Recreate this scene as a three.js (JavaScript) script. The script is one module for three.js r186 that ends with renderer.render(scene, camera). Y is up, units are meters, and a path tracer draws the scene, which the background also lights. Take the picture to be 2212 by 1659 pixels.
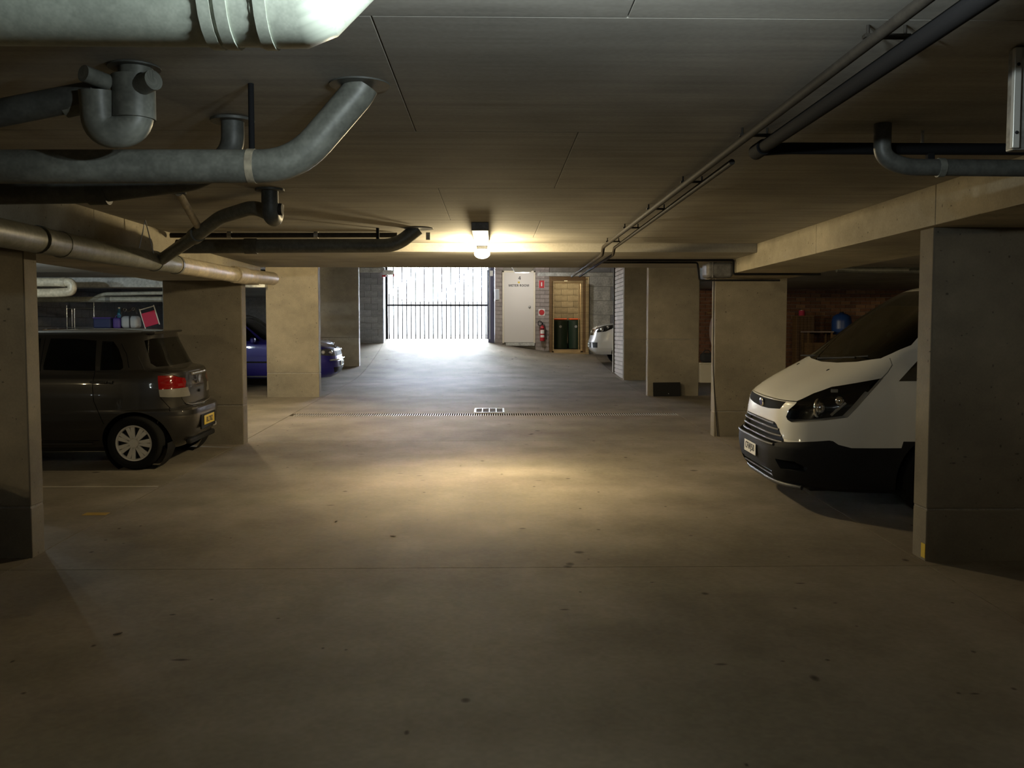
import * as THREE from 'three';
import { RoundedBoxGeometry } from 'three/addons/geometries/RoundedBoxGeometry.js';
import { mergeGeometries } from 'three/addons/utils/BufferGeometryUtils.js';
import { FontLoader } from 'three/addons/loaders/FontLoader.js';
import { TextGeometry } from 'three/addons/geometries/TextGeometry.js';
import { Brush, Evaluator, SUBTRACTION, INTERSECTION } from 'three-bvh-csg';

// ------------------------------------------------------------------ camera, sky, exposure
const scene = new THREE.Scene();
const camera = new THREE.PerspectiveCamera(2 * Math.atan(829.5 / 2000) * 180 / Math.PI, 2212 / 1659, 0.05, 200);
camera.position.set(0, 1.8, 0);
{
  const yaw = Math.atan(40 / 2000), pitch = Math.atan(114.5 / 2000);
  camera.lookAt(Math.sin(yaw) * Math.cos(pitch), 1.8 - Math.sin(pitch), -Math.cos(yaw) * Math.cos(pitch));
}
scene.background = new THREE.Color(0.78, 0.88, 1.0);
scene.backgroundIntensity = 76;
const renderer = new THREE.WebGLRenderer({ antialias: true });
renderer.toneMapping = THREE.LinearToneMapping;
renderer.toneMappingExposure = 1.0;
renderer.shadowMap.enabled = true;
const WARM = new THREE.Color(1.0, 0.80, 0.46), COOL = new THREE.Color(0.86, 0.98, 1.0), DAYTUBE = new THREE.Color(0.8, 0.95, 1.0), SOFT = new THREE.Color(1.0, 0.94, 0.86);
const I = { aisle: 19.5, aisleDown: 30, mid: 24, midLeft: 24, near: 8, leftBay: 18, leftBayNear: 9, rightBay: 9, rightBayNear: 2.2, alcove: 2.6, far: 7.5 };

// ------------------------------------------------------------------ helpers
let seed = 20417;
const rnd = () => { seed = (seed * 1664525 + 1013904223) >>> 0; return seed / 4294967296; };
const rr = (a, b) => a + (b - a) * rnd();
const used = {};
function numbered(n) { if (!(n in used)) { used[n] = 0; return n; } used[n]++; return n + '_' + String(used[n]).padStart(3, '0'); }
const V = (x, y, d) => new THREE.Vector3(x, y, -d);             // d = distance into the garage
function mesh(geo, mat) { const m = new THREE.Mesh(geo, mat); m.castShadow = true; m.receiveShadow = true; return m; }
function tag(o, label, category, group, kind) {
  o.userData.label = label; o.userData.category = category;
  if (group) o.userData.group = group;
  if (kind) o.userData.kind = kind;
  return o;
}
function thing(name, label, category, pos, group, rot) {
  const g = new THREE.Group(); g.name = numbered(name); scene.add(g);
  if (pos) g.position.copy(pos);
  if (rot) g.rotation.set(...rot);
  return tag(g, label, category, group);
}
function part(name, geo, mat, parent) { const m = mesh(geo, mat); m.name = name; parent.add(m); return m; }
function solo(name, geo, mat, label, category, pos, group) {
  const m = mesh(geo, mat); m.name = numbered(name); scene.add(m); if (pos) m.position.copy(pos);
  return tag(m, label, category, group);
}
function structure(name, label, category) { const g = new THREE.Group(); g.name = name; scene.add(g); return tag(g, label, category, null, 'structure'); }

// uv in metres by the dominant axis of each face
function metric(geo, s = 1, ox = 0, oy = 0) {
  const g = geo.index ? geo.toNonIndexed() : geo;
  const p = g.attributes.position, n = g.attributes.normal, uv = new Float32Array(p.count * 2);
  for (let i = 0; i < p.count; i++) {
    const ax = Math.abs(n.getX(i)), ay = Math.abs(n.getY(i)), az = Math.abs(n.getZ(i));
    let u, v;
    if (ay >= ax && ay >= az) { u = p.getX(i); v = p.getZ(i); } else if (ax >= az) { u = p.getZ(i); v = p.getY(i); } else { u = p.getX(i); v = p.getY(i); }
    uv[2 * i] = u * s + ox; uv[2 * i + 1] = v * s + oy;
  }
  g.setAttribute('uv', new THREE.BufferAttribute(uv, 2));
  return g;
}
function box(x0, x1, y0, y1, d0, d1, bevel = 0) {              // world box, d = distance
  const g = bevel ? new RoundedBoxGeometry(x1 - x0, y1 - y0, d1 - d0, 1, bevel) : new THREE.BoxGeometry(x1 - x0, y1 - y0, d1 - d0);
  g.translate((x0 + x1) / 2, (y0 + y1) / 2, -(d0 + d1) / 2);
  return metric(g);
}
function rbox(w, h, d, r = 0.005, seg = 1) { return metric(new RoundedBoxGeometry(w, h, d, seg, Math.min(r, w / 2.01, h / 2.01, d / 2.01))); }
const merge = (l) => mergeGeometries(l.map((g) => { const q = g.index ? g.toNonIndexed() : g; for (const k of Object.keys(q.attributes)) if (!['position', 'normal', 'uv'].includes(k)) q.deleteAttribute(k); return q; }));
function cyl(r0, r1, h, seg = 24) { return new THREE.CylinderGeometry(r0, r1, h, seg); }

// a round pipe swept along corner points, bends rounded
function bendPath(pts, bend) {
  const out = [pts[0].clone()];
  for (let i = 1; i < pts.length - 1; i++) {
    const a = pts[i - 1], b = pts[i], c = pts[i + 1];
    const u = a.clone().sub(b), w = c.clone().sub(b);
    const l = Math.min(bend, u.length() * 0.48, w.length() * 0.48);
    const p = b.clone().addScaledVector(u.normalize(), l), q = b.clone().addScaledVector(w.normalize(), l);
    for (let k = 0; k <= 8; k++) { const t = k / 8; out.push(new THREE.Vector3().addScaledVector(p, (1 - t) * (1 - t)).addScaledVector(b, 2 * t * (1 - t)).addScaledVector(q, t * t)); }
  }
  out.push(pts[pts.length - 1].clone());
  return out;
}
function sweep(pts, r, seg = 20) {
  const n = pts.length, pos = [], nor = [], uv = [], idx = [];
  let t0 = pts[1].clone().sub(pts[0]).normalize();
  let u = Math.abs(t0.y) < 0.9 ? new THREE.Vector3(0, 1, 0) : new THREE.Vector3(1, 0, 0);
  u.sub(t0.clone().multiplyScalar(u.dot(t0))).normalize();
  let len = 0;
  const ring = (c, t, uu, l) => { const w = new THREE.Vector3().crossVectors(t, uu); for (let k = 0; k <= seg; k++) { const a = k / seg * Math.PI * 2; const d = uu.clone().multiplyScalar(Math.cos(a)).addScaledVector(w, Math.sin(a)); pos.push(c.x + d.x * r, c.y + d.y * r, c.z + d.z * r); nor.push(d.x, d.y, d.z); uv.push(l, k / seg * r * 6.28); } };
  for (let i = 0; i < n; i++) {
    const t = (i === 0 ? pts[1].clone().sub(pts[0]) : i === n - 1 ? pts[n - 1].clone().sub(pts[n - 2]) : pts[i + 1].clone().sub(pts[i - 1])).normalize();
    u.sub(t.clone().multiplyScalar(u.dot(t))).normalize();
    if (i) len += pts[i].distanceTo(pts[i - 1]);
    ring(pts[i], t, u, len);
  }
  for (let i = 0; i < n - 1; i++) for (let k = 0; k < seg; k++) { const a = i * (seg + 1) + k, b = a + seg + 1; idx.push(a, a + 1, b, b, a + 1, b + 1); }
  for (const [i, s] of [[0, -1], [n - 1, 1]]) {
    const t = (i ? pts[n - 1].clone().sub(pts[n - 2]) : pts[1].clone().sub(pts[0])).normalize().multiplyScalar(s), c = pos.length / 3;
    pos.push(pts[i].x, pts[i].y, pts[i].z); nor.push(t.x, t.y, t.z); uv.push(0, 0);
    for (let k = 0; k <= seg; k++) { const j = (i * (seg + 1) + k) * 3; pos.push(pos[j], pos[j + 1], pos[j + 2]); nor.push(t.x, t.y, t.z); uv.push(k / seg, 0); }
    for (let k = 0; k < seg; k++) s > 0 ? idx.push(c, c + 1 + k, c + 2 + k) : idx.push(c, c + 2 + k, c + 1 + k);
  }
  const g = new THREE.BufferGeometry();
  g.setAttribute('position', new THREE.Float32BufferAttribute(pos, 3)); g.setAttribute('normal', new THREE.Float32BufferAttribute(nor, 3)); g.setAttribute('uv', new THREE.Float32BufferAttribute(uv, 2)); g.setIndex(idx);
  return g;
}
const pipe = (pts, r, bend = 0.12, seg = 20) => sweep(bendPath(pts, bend), r, seg);
function rod(a, b, r, seg = 8) { return sweep([a, b], r, seg); }
function collar(c, dir, r, len) { const d = dir.clone().normalize(); return sweep([c.clone().addScaledVector(d, -len / 2), c.clone().addScaledVector(d, len / 2)], r, 20); }

// ------------------------------------------------------------------ procedural textures
function noiseGrid(n, s) { let q = s; const a = new Float32Array(n * n); for (let i = 0; i < n * n; i++) { q = (Math.imul(q, 1664525) + 1013904223) >>> 0; a[i] = q / 4294967296; } return a; }
function layer(size, cx, cy, s) {
  const n = Math.max(cx, cy), g = noiseGrid(n, s), out = new Float32Array(size * size);
  for (let j = 0; j < size; j++) {
    const fy = j / size * cy, y0 = Math.floor(fy), ty = fy - y0, sy = ty * ty * (3 - 2 * ty), y1 = (y0 + 1) % cy;
    for (let i = 0; i < size; i++) {
      const fx = i / size * cx, x0 = Math.floor(fx), tx = fx - x0, sx = tx * tx * (3 - 2 * tx), x1 = (x0 + 1) % cx;
      const a = g[y0 * n + x0], b = g[y0 * n + x1], c = g[y1 * n + x0], d = g[y1 * n + x1];
      out[j * size + i] = a + (b - a) * sx + (c - a) * sy + (a - b - c + d) * sx * sy;
    }
  }
  return out;
}
function field(size, list) { const o = new Float32Array(size * size); for (const [cx, cy, w, s] of list) { const l = layer(size, cx, cy, s); for (let i = 0; i < o.length; i++) o[i] += (l[i] - 0.5) * w; } return o; }
function texture(size, f, metres, srgb = true) {
  const d = new Uint8Array(size * size * 4);
  for (let j = 0; j < size; j++) for (let i = 0; i < size; i++) { const c = f(j * size + i, i, j); for (let k = 0; k < 3; k++) d[(j * size + i) * 4 + k] = Math.max(0, Math.min(255, c[k] * 255)); d[(j * size + i) * 4 + 3] = 255; }
  const t = new THREE.DataTexture(d, size, size); t.wrapS = t.wrapT = THREE.RepeatWrapping; t.magFilter = THREE.LinearFilter; t.minFilter = THREE.LinearMipmapLinearFilter; t.generateMipmaps = true;
  if (srgb) t.colorSpace = THREE.SRGBColorSpace;
  t.repeat.set(1 / metres, 1 / metres); t.needsUpdate = true;
  return t;
}
const S = 1024;
const pits = (n, s, rmin, rmax) => { const o = new Float32Array(S * S); let q = s; const r = () => { q = (Math.imul(q, 1664525) + 1013904223) >>> 0; return q / 4294967296; }; for (let k = 0; k < n; k++) { const x = r() * S, y = r() * S, a = rmin + r() * r() * (rmax - rmin), e = 0.5 + r(); for (let j = -a * 2; j <= a * 2; j++) for (let i = -a * 2; i <= a * 2; i++) { const d = Math.hypot(i * e, j / e) / a; if (d < 1) { const id = ((Math.floor(y + j) + S) % S) * S + ((Math.floor(x + i) + S) % S); o[id] = Math.max(o[id], 1 - d * d); } } } return o; };
// floor: trowelled concrete, tyre dirt, oil spots
const fA = field(S, [[5, 4, 0.30, 11], [11, 13, 0.22, 12], [29, 23, 0.14, 13], [90, 90, 0.07, 14], [300, 300, 0.09, 15]]);
const fB = field(S, [[3, 9, 0.5, 21], [7, 31, 0.3, 22]]), fP = pits(80, 5, 1.5, 8);
const floorMap = texture(S, (k) => { const v = 0.86 + fA[k] * 0.55 + fB[k] * 0.08 - fP[k] * 0.34; return [v, v * (0.985 + fB[k] * 0.03), v * (0.955 + fA[k] * 0.06)]; }, 6.4);
const floorBump = texture(S, (k) => { const v = 0.5 + fA[k] * 0.5 - fP[k] * 0.3; return [v, v, v]; }, 6.4, false);
// poured wall concrete: blow holes, faint pour clouds
const wA = field(S, [[4, 6, 0.3, 31], [9, 17, 0.2, 32], [37, 41, 0.12, 33], [260, 260, 0.12, 34]]), wP = pits(260, 9, 1.2, 5);
const wallMap = texture(S, (k) => { const v = 0.88 + wA[k] * 0.45 - wP[k] * 0.38; return [v, v * 0.985, v * 0.95]; }, 2.6);
const wallBump = texture(S, (k) => { const v = 0.6 + wA[k] * 0.3 - wP[k] * 0.6; return [v, v, v]; }, 2.6, false);
// soffit concrete: form-ply streaks
const cA = field(S, [[3, 3, 0.25, 41], [4, 60, 0.18, 42], [10, 160, 0.12, 43], [14, 11, 0.2, 44], [300, 300, 0.10, 45]]);
const ceilMap = texture(S, (k) => { const v = 0.87 + cA[k] * 0.5; return [v, v * 0.99, v * 0.965]; }, 3.7);
const grainA = field(256, [[6, 6, 0.4, 51], [30, 30, 0.3, 52], [100, 100, 0.25, 53]]);
const grimeMap = texture(256, (k) => { const v = 0.86 + grainA[k] * 0.5; return [v, v * 0.99, v * 0.96]; }, 0.9);
const blockA = field(256, [[60, 60, 0.4, 61], [120, 120, 0.5, 62], [8, 8, 0.3, 63]]);
const blockMap = texture(256, (k) => { const v = 0.86 + blockA[k] * 0.34; return [v, v, v]; }, 0.5);
const blockBump = texture(256, (k) => { const v = 0.5 + blockA[k] * 0.6; return [v, v, v]; }, 0.5, false);
const woodA = field(256, [[2, 60, 0.5, 71], [4, 120, 0.4, 72], [3, 5, 0.3, 73]]);
const woodMap = texture(256, (k) => { const v = 0.85 + woodA[k] * 0.4; return [v, v * 0.97, v * 0.92]; }, 0.6);
// rust drips on the big stormwater pipe: separate runs with their own outline
const rustSeed = field(512, [[40, 6, 0.6, 81], [90, 12, 0.4, 82]]);
const bigPipeMap = texture(512, (k, i, j) => { const v = 0.9 + grainA[(j % 256) * 256 + (i % 256)] * 0.3; const r = Math.max(0, rustSeed[k] - 0.36) * 4; return [v * (1 - r * 0.35), v * (1 - r * 0.55), v * (1 - r * 0.9)]; }, 1);

const std = (o) => new THREE.MeshStandardMaterial(o);
const phys = (o) => new THREE.MeshPhysicalMaterial(o);
const lin = (r, g, b) => new THREE.Color(r, g, b);
const M = {
  floor: phys({ color: lin(0.275, 0.252, 0.215), map: floorMap, bumpMap: floorBump, bumpScale: 0.004, roughness: 0.74, specularIntensity: 0.1 }),
  floorOld: phys({ color: lin(0.235, 0.216, 0.188), map: floorMap, bumpMap: floorBump, bumpScale: 0.004, roughness: 0.74, specularIntensity: 0.1 }),
  base: std({ color: lin(0.05, 0.045, 0.04), roughness: 1 }),
  wall: std({ color: lin(0.235, 0.212, 0.172), map: wallMap, bumpMap: wallBump, bumpScale: 0.004, roughness: 0.85 }),
  wallDaylit: std({ color: lin(0.46, 0.46, 0.45), map: wallMap, bumpMap: wallBump, bumpScale: 0.004, roughness: 0.85 }),  // paler copy of the pillar concrete, daylight put into the colour
  ceil: std({ color: lin(0.41, 0.395, 0.365), map: ceilMap, roughness: 0.9 }),
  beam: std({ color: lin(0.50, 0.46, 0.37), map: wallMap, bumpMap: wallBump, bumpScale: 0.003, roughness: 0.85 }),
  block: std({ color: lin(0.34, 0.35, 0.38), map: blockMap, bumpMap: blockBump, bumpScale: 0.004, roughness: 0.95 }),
  blockPale: std({ color: lin(0.42, 0.38, 0.30), map: blockMap, bumpMap: blockBump, bumpScale: 0.004, roughness: 0.95 }),
  blockPink: std({ color: lin(0.40, 0.35, 0.33), map: blockMap, bumpMap: blockBump, bumpScale: 0.003, roughness: 0.95 }),
  mortar: std({ color: lin(0.30, 0.28, 0.25), map: blockMap, roughness: 1 }),
  mortarGrey: std({ color: lin(0.36, 0.37, 0.39), map: blockMap, roughness: 1 }),
  brickWhite: std({ color: lin(0.62, 0.55, 0.49), map: blockMap, bumpMap: blockBump, bumpScale: 0.002, roughness: 0.85 }),
  plasterWhite: std({ color: lin(0.55, 0.57, 0.58), map: grimeMap, roughness: 0.8 }),
  pvc: std({ color: lin(0.23, 0.24, 0.22), map: grimeMap, roughness: 0.45 }),
  pvcDark: std({ color: lin(0.11, 0.115, 0.11), map: grimeMap, roughness: 0.5 }),
  pvcCream: std({ color: lin(0.62, 0.55, 0.43), map: grimeMap, roughness: 0.4 }),
  bigPipe: std({ color: lin(0.50, 0.54, 0.46), map: bigPipeMap, roughness: 0.38 }),
  copper: phys({ color: lin(0.04, 0.035, 0.03), map: grimeMap, roughness: 0.75, specularIntensity: 0.4 }),
  ductGrey: std({ color: lin(0.16, 0.16, 0.17), map: grimeMap, roughness: 0.6 }),
  steel: std({ color: lin(0.42, 0.42, 0.42), roughness: 0.4, metalness: 0.9 }),
  galv: std({ color: lin(0.55, 0.56, 0.56), map: grimeMap, roughness: 0.4, metalness: 0.7 }),
  blackMetal: phys({ color: lin(0.010, 0.010, 0.011), roughness: 0.85, specularIntensity: 0.3 }),
  blueMetal: std({ color: lin(0.055, 0.06, 0.12), roughness: 0.45 }),
  rubber: phys({ color: lin(0.010, 0.010, 0.010), roughness: 0.9, specularIntensity: 0.3 }),
  blackPlastic: phys({ color: lin(0.011, 0.011, 0.012), roughness: 0.7, specularIntensity: 0.5 }),
  grate: std({ color: lin(0.30, 0.29, 0.28), roughness: 0.5 }),
  hubcap: std({ color: lin(0.62, 0.60, 0.56), roughness: 0.4, metalness: 0.15 }),
  blockShaded: std({ color: lin(0.10, 0.10, 0.105), map: blockMap, bumpMap: blockBump, bumpScale: 0.004, roughness: 0.95 }),  // darker copy of the block colour, bay shade put into it
  greyPlastic: std({ color: lin(0.06, 0.06, 0.06), roughness: 0.5 }),
  silver: std({ color: lin(0.55, 0.54, 0.50), roughness: 0.35, metalness: 0.5 }),
  chrome: std({ color: lin(0.8, 0.8, 0.8), roughness: 0.12, metalness: 1 }),
  white: std({ color: lin(0.66, 0.66, 0.64), roughness: 0.5 }),
  cream: std({ color: lin(0.62, 0.57, 0.46), roughness: 0.6 }),
  door: std({ color: lin(0.56, 0.535, 0.505), roughness: 0.6 }),
  timber: std({ color: lin(0.52, 0.40, 0.22), map: woodMap, roughness: 0.6 }),
  timberDark: std({ color: lin(0.20, 0.12, 0.05), map: woodMap, roughness: 0.7 }),
  red: std({ color: lin(0.42, 0.012, 0.022), roughness: 0.4 }),
  crimson: std({ color: lin(0.45, 0.03, 0.08), roughness: 0.8 }),
  orangeRed: std({ color: lin(0.75, 0.10, 0.02), roughness: 0.5 }),
  binGreen: std({ color: lin(0.012, 0.035, 0.022), roughness: 0.5 }),
  ink: std({ color: lin(0.03, 0.03, 0.035), roughness: 0.8 }),
  yellow: std({ color: lin(0.55, 0.40, 0.03), roughness: 0.6 }),
  yellowPaint: std({ color: lin(0.50, 0.34, 0.05), map: floorMap, roughness: 0.8 }),
  whitePaint: std({ color: lin(0.52, 0.50, 0.45), map: floorMap, roughness: 0.8 }),
  purple: std({ color: lin(0.07, 0.04, 0.22), roughness: 0.6 }),
  teal: std({ color: lin(0.03, 0.22, 0.34), roughness: 0.5 }),
  navy: std({ color: lin(0.02, 0.03, 0.10), roughness: 0.7 }),
  paleGrey: std({ color: lin(0.38, 0.41, 0.45), roughness: 0.8 }),
  darkCloth: std({ color: lin(0.03, 0.03, 0.035), roughness: 0.9 }),
  brownBox: std({ color: lin(0.16, 0.10, 0.06), map: woodMap, roughness: 0.9 }),
  blueDrum: std({ color: lin(0.015, 0.05, 0.20), roughness: 0.35 }),
  cloth: std({ color: lin(0.30, 0.24, 0.22), roughness: 0.9 }),
};
const brickMats = [[0.22, 0.10, 0.055], [0.26, 0.125, 0.065], [0.18, 0.085, 0.05], [0.30, 0.16, 0.085]].map(([r, g, b]) => std({ color: lin(r, g, b), map: blockMap, bumpMap: blockBump, bumpScale: 0.003, roughness: 0.95 }));
const blockMats = [0.92, 1.0, 1.1].map((k) => { const m = M.block.clone(); m.color.multiplyScalar(k); return m; });
const paleMats = [0.9, 1.0, 1.08].map((k) => { const m = M.blockPale.clone(); m.color.multiplyScalar(k); return m; });
const pinkMats = [0.92, 1.0, 1.07].map((k) => { const m = M.blockPink.clone(); m.color.multiplyScalar(k); return m; });
const whiteMats = [0.93, 1.0, 1.06].map((k) => { const m = M.brickWhite.clone(); m.color.multiplyScalar(k); return m; });
const glow = (c, k) => std({ color: 0x000000, emissive: c, emissiveIntensity: k, roughness: 1 });
function lampLight(pos, color, cd, size = 4) { const l = new THREE.PointLight(color, cd, 0, 2); l.position.copy(pos); l.castShadow = true; l.shadow.radius = size; scene.add(l); return l; }

const font = await new FontLoader().loadAsync('fonts/droid/droid_sans_bold.typeface.json');
function letters(text, h, depth = 0.002) { const g = new TextGeometry(text, { font, size: h, depth, curveSegments: 3, bevelEnabled: false }); g.computeBoundingBox(); const b = g.boundingBox; g.translate(-(b.min.x + b.max.x) / 2, -(b.min.y + b.max.y) / 2, 0); return g; }

// ------------------------------------------------------------------ floor
const SL = 0.03, TILT = Math.atan(SL);
function floorY(x, d) {
  let y = SL * d;
  if (d > 21.5) {
    const e = x < 0.1 ? 1.44 : x < 1.7 ? 1.44 - 0.27 * (x - 0.1) / 1.6 : x < 2.8 ? 1.17 - 0.05 * (x - 1.7) / 1.1 : 1.12;
    const k = x < -4 ? Math.max(0, 1 - (-4 - x) / 2) : x > 3 ? Math.max(0.35, 1 - (x - 3) / 2) : 1;
    const t = Math.min(1.25, (d - 21.5) / 6.1);
    y += Math.pow(t, 1.7) * (e - 0.828) * k;
  }
  return y;
}
function floorPanel(x0, x1, d0, d1, thick = 0.12) {
  const nx = Math.max(1, Math.round((x1 - x0) / 0.6)), nd = d1 > 21.5 ? Math.max(1, Math.round((d1 - d0) / 0.4)) : 1;
  const g = new THREE.BoxGeometry(x1 - x0, thick, d1 - d0, nx, 1, nd), p = g.attributes.position;
  g.translate((x0 + x1) / 2, 0, -(d0 + d1) / 2);
  for (let i = 0; i < p.count; i++) p.setY(i, floorY(p.getX(i), -p.getZ(i)) + (p.getY(i) > 0 ? 0 : -thick));
  g.computeVertexNormals();
  return metric(g);
}
const floorG = structure('floor', 'sloping concrete garage floor poured in panels', 'floor');
const XS = [-8.9, -3.27, 2.99, 10.6], DS = [-4, 6.24, 12.08, 17.85, 22.4, 28.6];
for (let i = 0; i < 3; i++) for (let j = 0; j < 5; j++) {
  const x0 = XS[i] + (i ? 0.005 : 0), x1 = XS[i + 1] - (i < 2 ? 0.005 : 0), d0 = DS[j] + 0.004, d1 = DS[j + 1] - 0.004;
  if (i === 1 && j === 2) { part('concrete_panel', floorPanel(x0, x1, d0, 14.80), M.floorOld, floorG); part('concrete_panel', floorPanel(x0, x1, 15.10, d1), M.floorOld, floorG); } else part('concrete_panel', floorPanel(x0, x1, d0, d1), j === 2 ? M.floorOld : M.floor, floorG);
}
{ const g = floorPanel(-9, 10.7, -4.1, 29, 0.3); g.translate(0, -0.05, 0); part('sub_base', g, M.base, floorG); }
// painted bay marks
{
  const strip = (x0, x1, d0, d1) => { const g = floorPanel(x0, x1, d0, d1, 0.004); g.translate(0, 0.0022, 0); return g; };
  part('bay_line', strip(-5.6, -3.3, 9.08, 9.12), M.whitePaint, floorG);
  const w = part('paint_patch', strip(-3.5, -3.3, 7.86, 7.96), M.yellowPaint, floorG); w.userData.label = 'faded yellow paint dab';
}
// channel drain and pit grate
{
  const y = floorY(0, 14.95), g = thing('channel_drain', 'long steel slotted channel drain crossing the concrete aisle', 'drain', V(0, y, 14.95), null, [TILT, 0, 0]);
  const bars = [];
  for (let i = 0; i < 168; i++) { const b = new THREE.BoxGeometry(0.012, 0.008, 0.28); b.translate(-3.2 + i * 0.037, -0.0045, 0); bars.push(b); }
  const bm = part('grate_bars', merge(bars), M.grate, g); bm.userData.kind = 'stuff'; bm.userData.label = 'closely spaced grate bars';
  const rail = new THREE.BoxGeometry(6.22, 0.02, 0.008), r2 = rail.clone(); rail.translate(-0.12, -0.012, 0.144); r2.translate(-0.12, -0.012, -0.144);
  part('edge_rail', rail, M.copper, g); part('edge_rail', r2, M.copper, g);
  const p = thing('pit_grate', 'small square steel pit grate beside the channel drain', 'drain', V(-0.07, floorY(0, 15.45), 15.45), null, [TILT, 0, 0]);
  part('pit_base', rbox(0.5, 0.004, 0.58, 0.001), M.base, p).position.y = 0.003;
  for (const s of [-1, 1]) { part('frame_bar', rbox(0.03, 0.014, 0.6, 0.003), M.galv, p).position.set(s * 0.235, 0.008, 0); part('frame_bar', rbox(0.5, 0.014, 0.03, 0.003), M.galv, p).position.set(0, 0.008, s * 0.285); }
  for (let i = -1; i <= 1; i++) part('grate_bar', rbox(0.016, 0.012, 0.55, 0.003), M.galv, p).position.set(i * 0.115, 0.008, 0);
}

// ------------------------------------------------------------------ ceiling, beams, walls
const SLAB = 2.778, FAR = 3.75;
const ceilG = structure('ceiling', 'bare concrete soffit with formwork joints', 'ceiling');
part('slab', box(-9.1, 10.8, 2.83, 3.0, -4.2, 12.9), M.ceil, ceilG);
const ceilL = structure('ceiling_left', 'concrete soffit over the far left parking bays', 'ceiling'), ceilR = structure('ceiling_right', 'concrete soffit over the far right parking bays', 'ceiling'), ceilF = structure('ceiling_far', 'raised concrete soffit over the far end of the aisle', 'ceiling');
part('slab', box(-9.1, -4.5, 2.83, 3.0, 12.9, 28.6), M.ceil, ceilL);
part('slab', box(4.1, 10.8, 2.83, 3.0, 12.9, 28.6), M.ceil, ceilR);
part('slab', box(-4.8, 4.4, FAR, FAR + 0.2, 12.5, 28.6), M.ceil, ceilF);
part('upstand', box(-4.7, -4.5, 2.8, FAR + 0.1, 12.5, 28.6), M.ceil, ceilL);
part('upstand', box(4.15, 4.35, 2.8, FAR + 0.1, 12.5, 28.6), M.ceil, ceilR);
part('upstand', box(-4.8, 4.4, 2.83, FAR + 0.2, 12.45, 12.6), M.ceil, ceilG);
{
  const ds = [-4.2, -1.2, 1.3, 2.95, 4.62, 6.42, 8.25, 9.8, 10.45], xs = [-3.25, 0.42, 2.98];
  for (let j = 0; j < ds.length - 1; j++) { const k = (j % 2) * -0.8; const cut = [xs[0], xs[1] + k, xs[2]]; for (let i = 0; i < 2; i++) part('formwork_panel', box(cut[i] + 0.0015, cut[i + 1] - 0.0015, SLAB, 2.835, ds[j] + 0.0015, ds[j + 1] - 0.0015, 0.003), M.ceil, ceilG); }
  for (const [a, b] of [[-9, -4.25], [3.95, 10.7]]) for (const [c, d] of [[-4.2, 6.4], [6.4, 12.9], [12.9, 17.85], [17.85, 28.6]]) part('formwork_panel', box(d > 13 && a < 0 ? a : d > 13 ? 4.1 : a, d > 13 && a < 0 ? -4.5 : b, 2.8, 2.835, c + 0.002, d - 0.002, 0.003), M.ceil, d < 13 ? ceilG : a < 0 ? ceilL : ceilR);
}
function segmentedBeam(name, label, x0, x1, y0, y1, cuts) {
  const g = thing(name, label, 'beam', V((x0 + x1) / 2, y0, (cuts[0] + cuts[cuts.length - 1]) / 2));
  for (let i = 0; i < cuts.length - 1; i++) { const b = box(x0, x1, y0, y1, cuts[i] + 0.0015, cuts[i + 1] - 0.0015, 0.006); b.translate(-g.position.x, -g.position.y, -g.position.z); part('beam_section', b, M.beam, g); }
  return g;
}
segmentedBeam('concrete_beam', 'deep concrete beam running over the left row of pillars', -4.27, -3.22, 2.435, 2.84, [-4.1, -0.5, 2.2, 4.9, 7.6, 10.3, 12.94]);
segmentedBeam('concrete_beam', 'pale lit concrete beam running over the right row of pillars above the van', 2.96, 3.98, 2.51, 2.84, [-4.1, -0.6, 1.7, 3.9, 6.2, 8.5, 10.5, 12.94]);
{
  const b = solo('band_beam', box(-3.22, 2.96, 2.68, FAR + 0.1, 10.4, 12.94, 0.008), M.ceil, 'wide shallow concrete band beam crossing the aisle behind the glowing lamp', 'beam');
  const l = solo('band_beam', box(-8.9, -4.3, 2.62, 2.84, 17.6, 18.1, 0.006), M.plasterWhite, 'whitewashed concrete beam at the back of the left parking bay', 'beam');
}
// blade pillars: two pours with a recessed joint
function pillar(label, x0, x1, d0, d1, top, joint, mat = M.wall) {
  const yb = floorY((x0 + x1) / 2, d0), g = thing('concrete_pillar', label, 'pillar', V((x0 + x1) / 2, yb, (d0 + d1) / 2));
  const local = (q) => { q.translate(-g.position.x, -g.position.y, -g.position.z); return q; };
  part('lower_pour', local(box(x0, x1, yb - 0.06, yb + joint - 0.003, d0, d1, 0.012)), mat, g);
  part('joint', local(box(x0 + 0.006, x1 - 0.006, yb + joint - 0.01, yb + joint + 0.01, d0 + 0.006, d1 - 0.006)), M.mortar, g);
  part('upper_pour', local(box(x0, x1, yb + joint + 0.003, top, d0, d1, 0.012)), mat, g);
  return g;
}
pillar('nearest concrete blade pillar on the left, cut by the photo edge', -4.27, -3.265, 6.54, 6.73, 2.44, 0.36);
pillar('concrete blade pillar right behind the grey hatchback', -4.18, -3.185, 11.82, 12.02, 2.44, 0.5);
pillar('warm-lit concrete blade pillar in front of the blue sedan', -4.335, -3.335, 17.78, 17.98, FAR, 0.46);
pillar('far-left concrete blade pillar coloured pale for daylight, past the nose of the blue sedan', -4.5, -3.5, 24.2, 24.4, FAR, 0.75, M.wallDaylit);
{
  const g = pillar('nearest concrete blade pillar on the right with a yellow paint dab, hiding the van side', 3.02, 4.02, 6.34, 6.55, 2.52, 0.365);
  const w = part('paint_dab', new THREE.BoxGeometry(0.003, 0.10, 0.06), M.yellow, g); w.position.set(-0.501, 0.07, 0.07);
}
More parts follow.
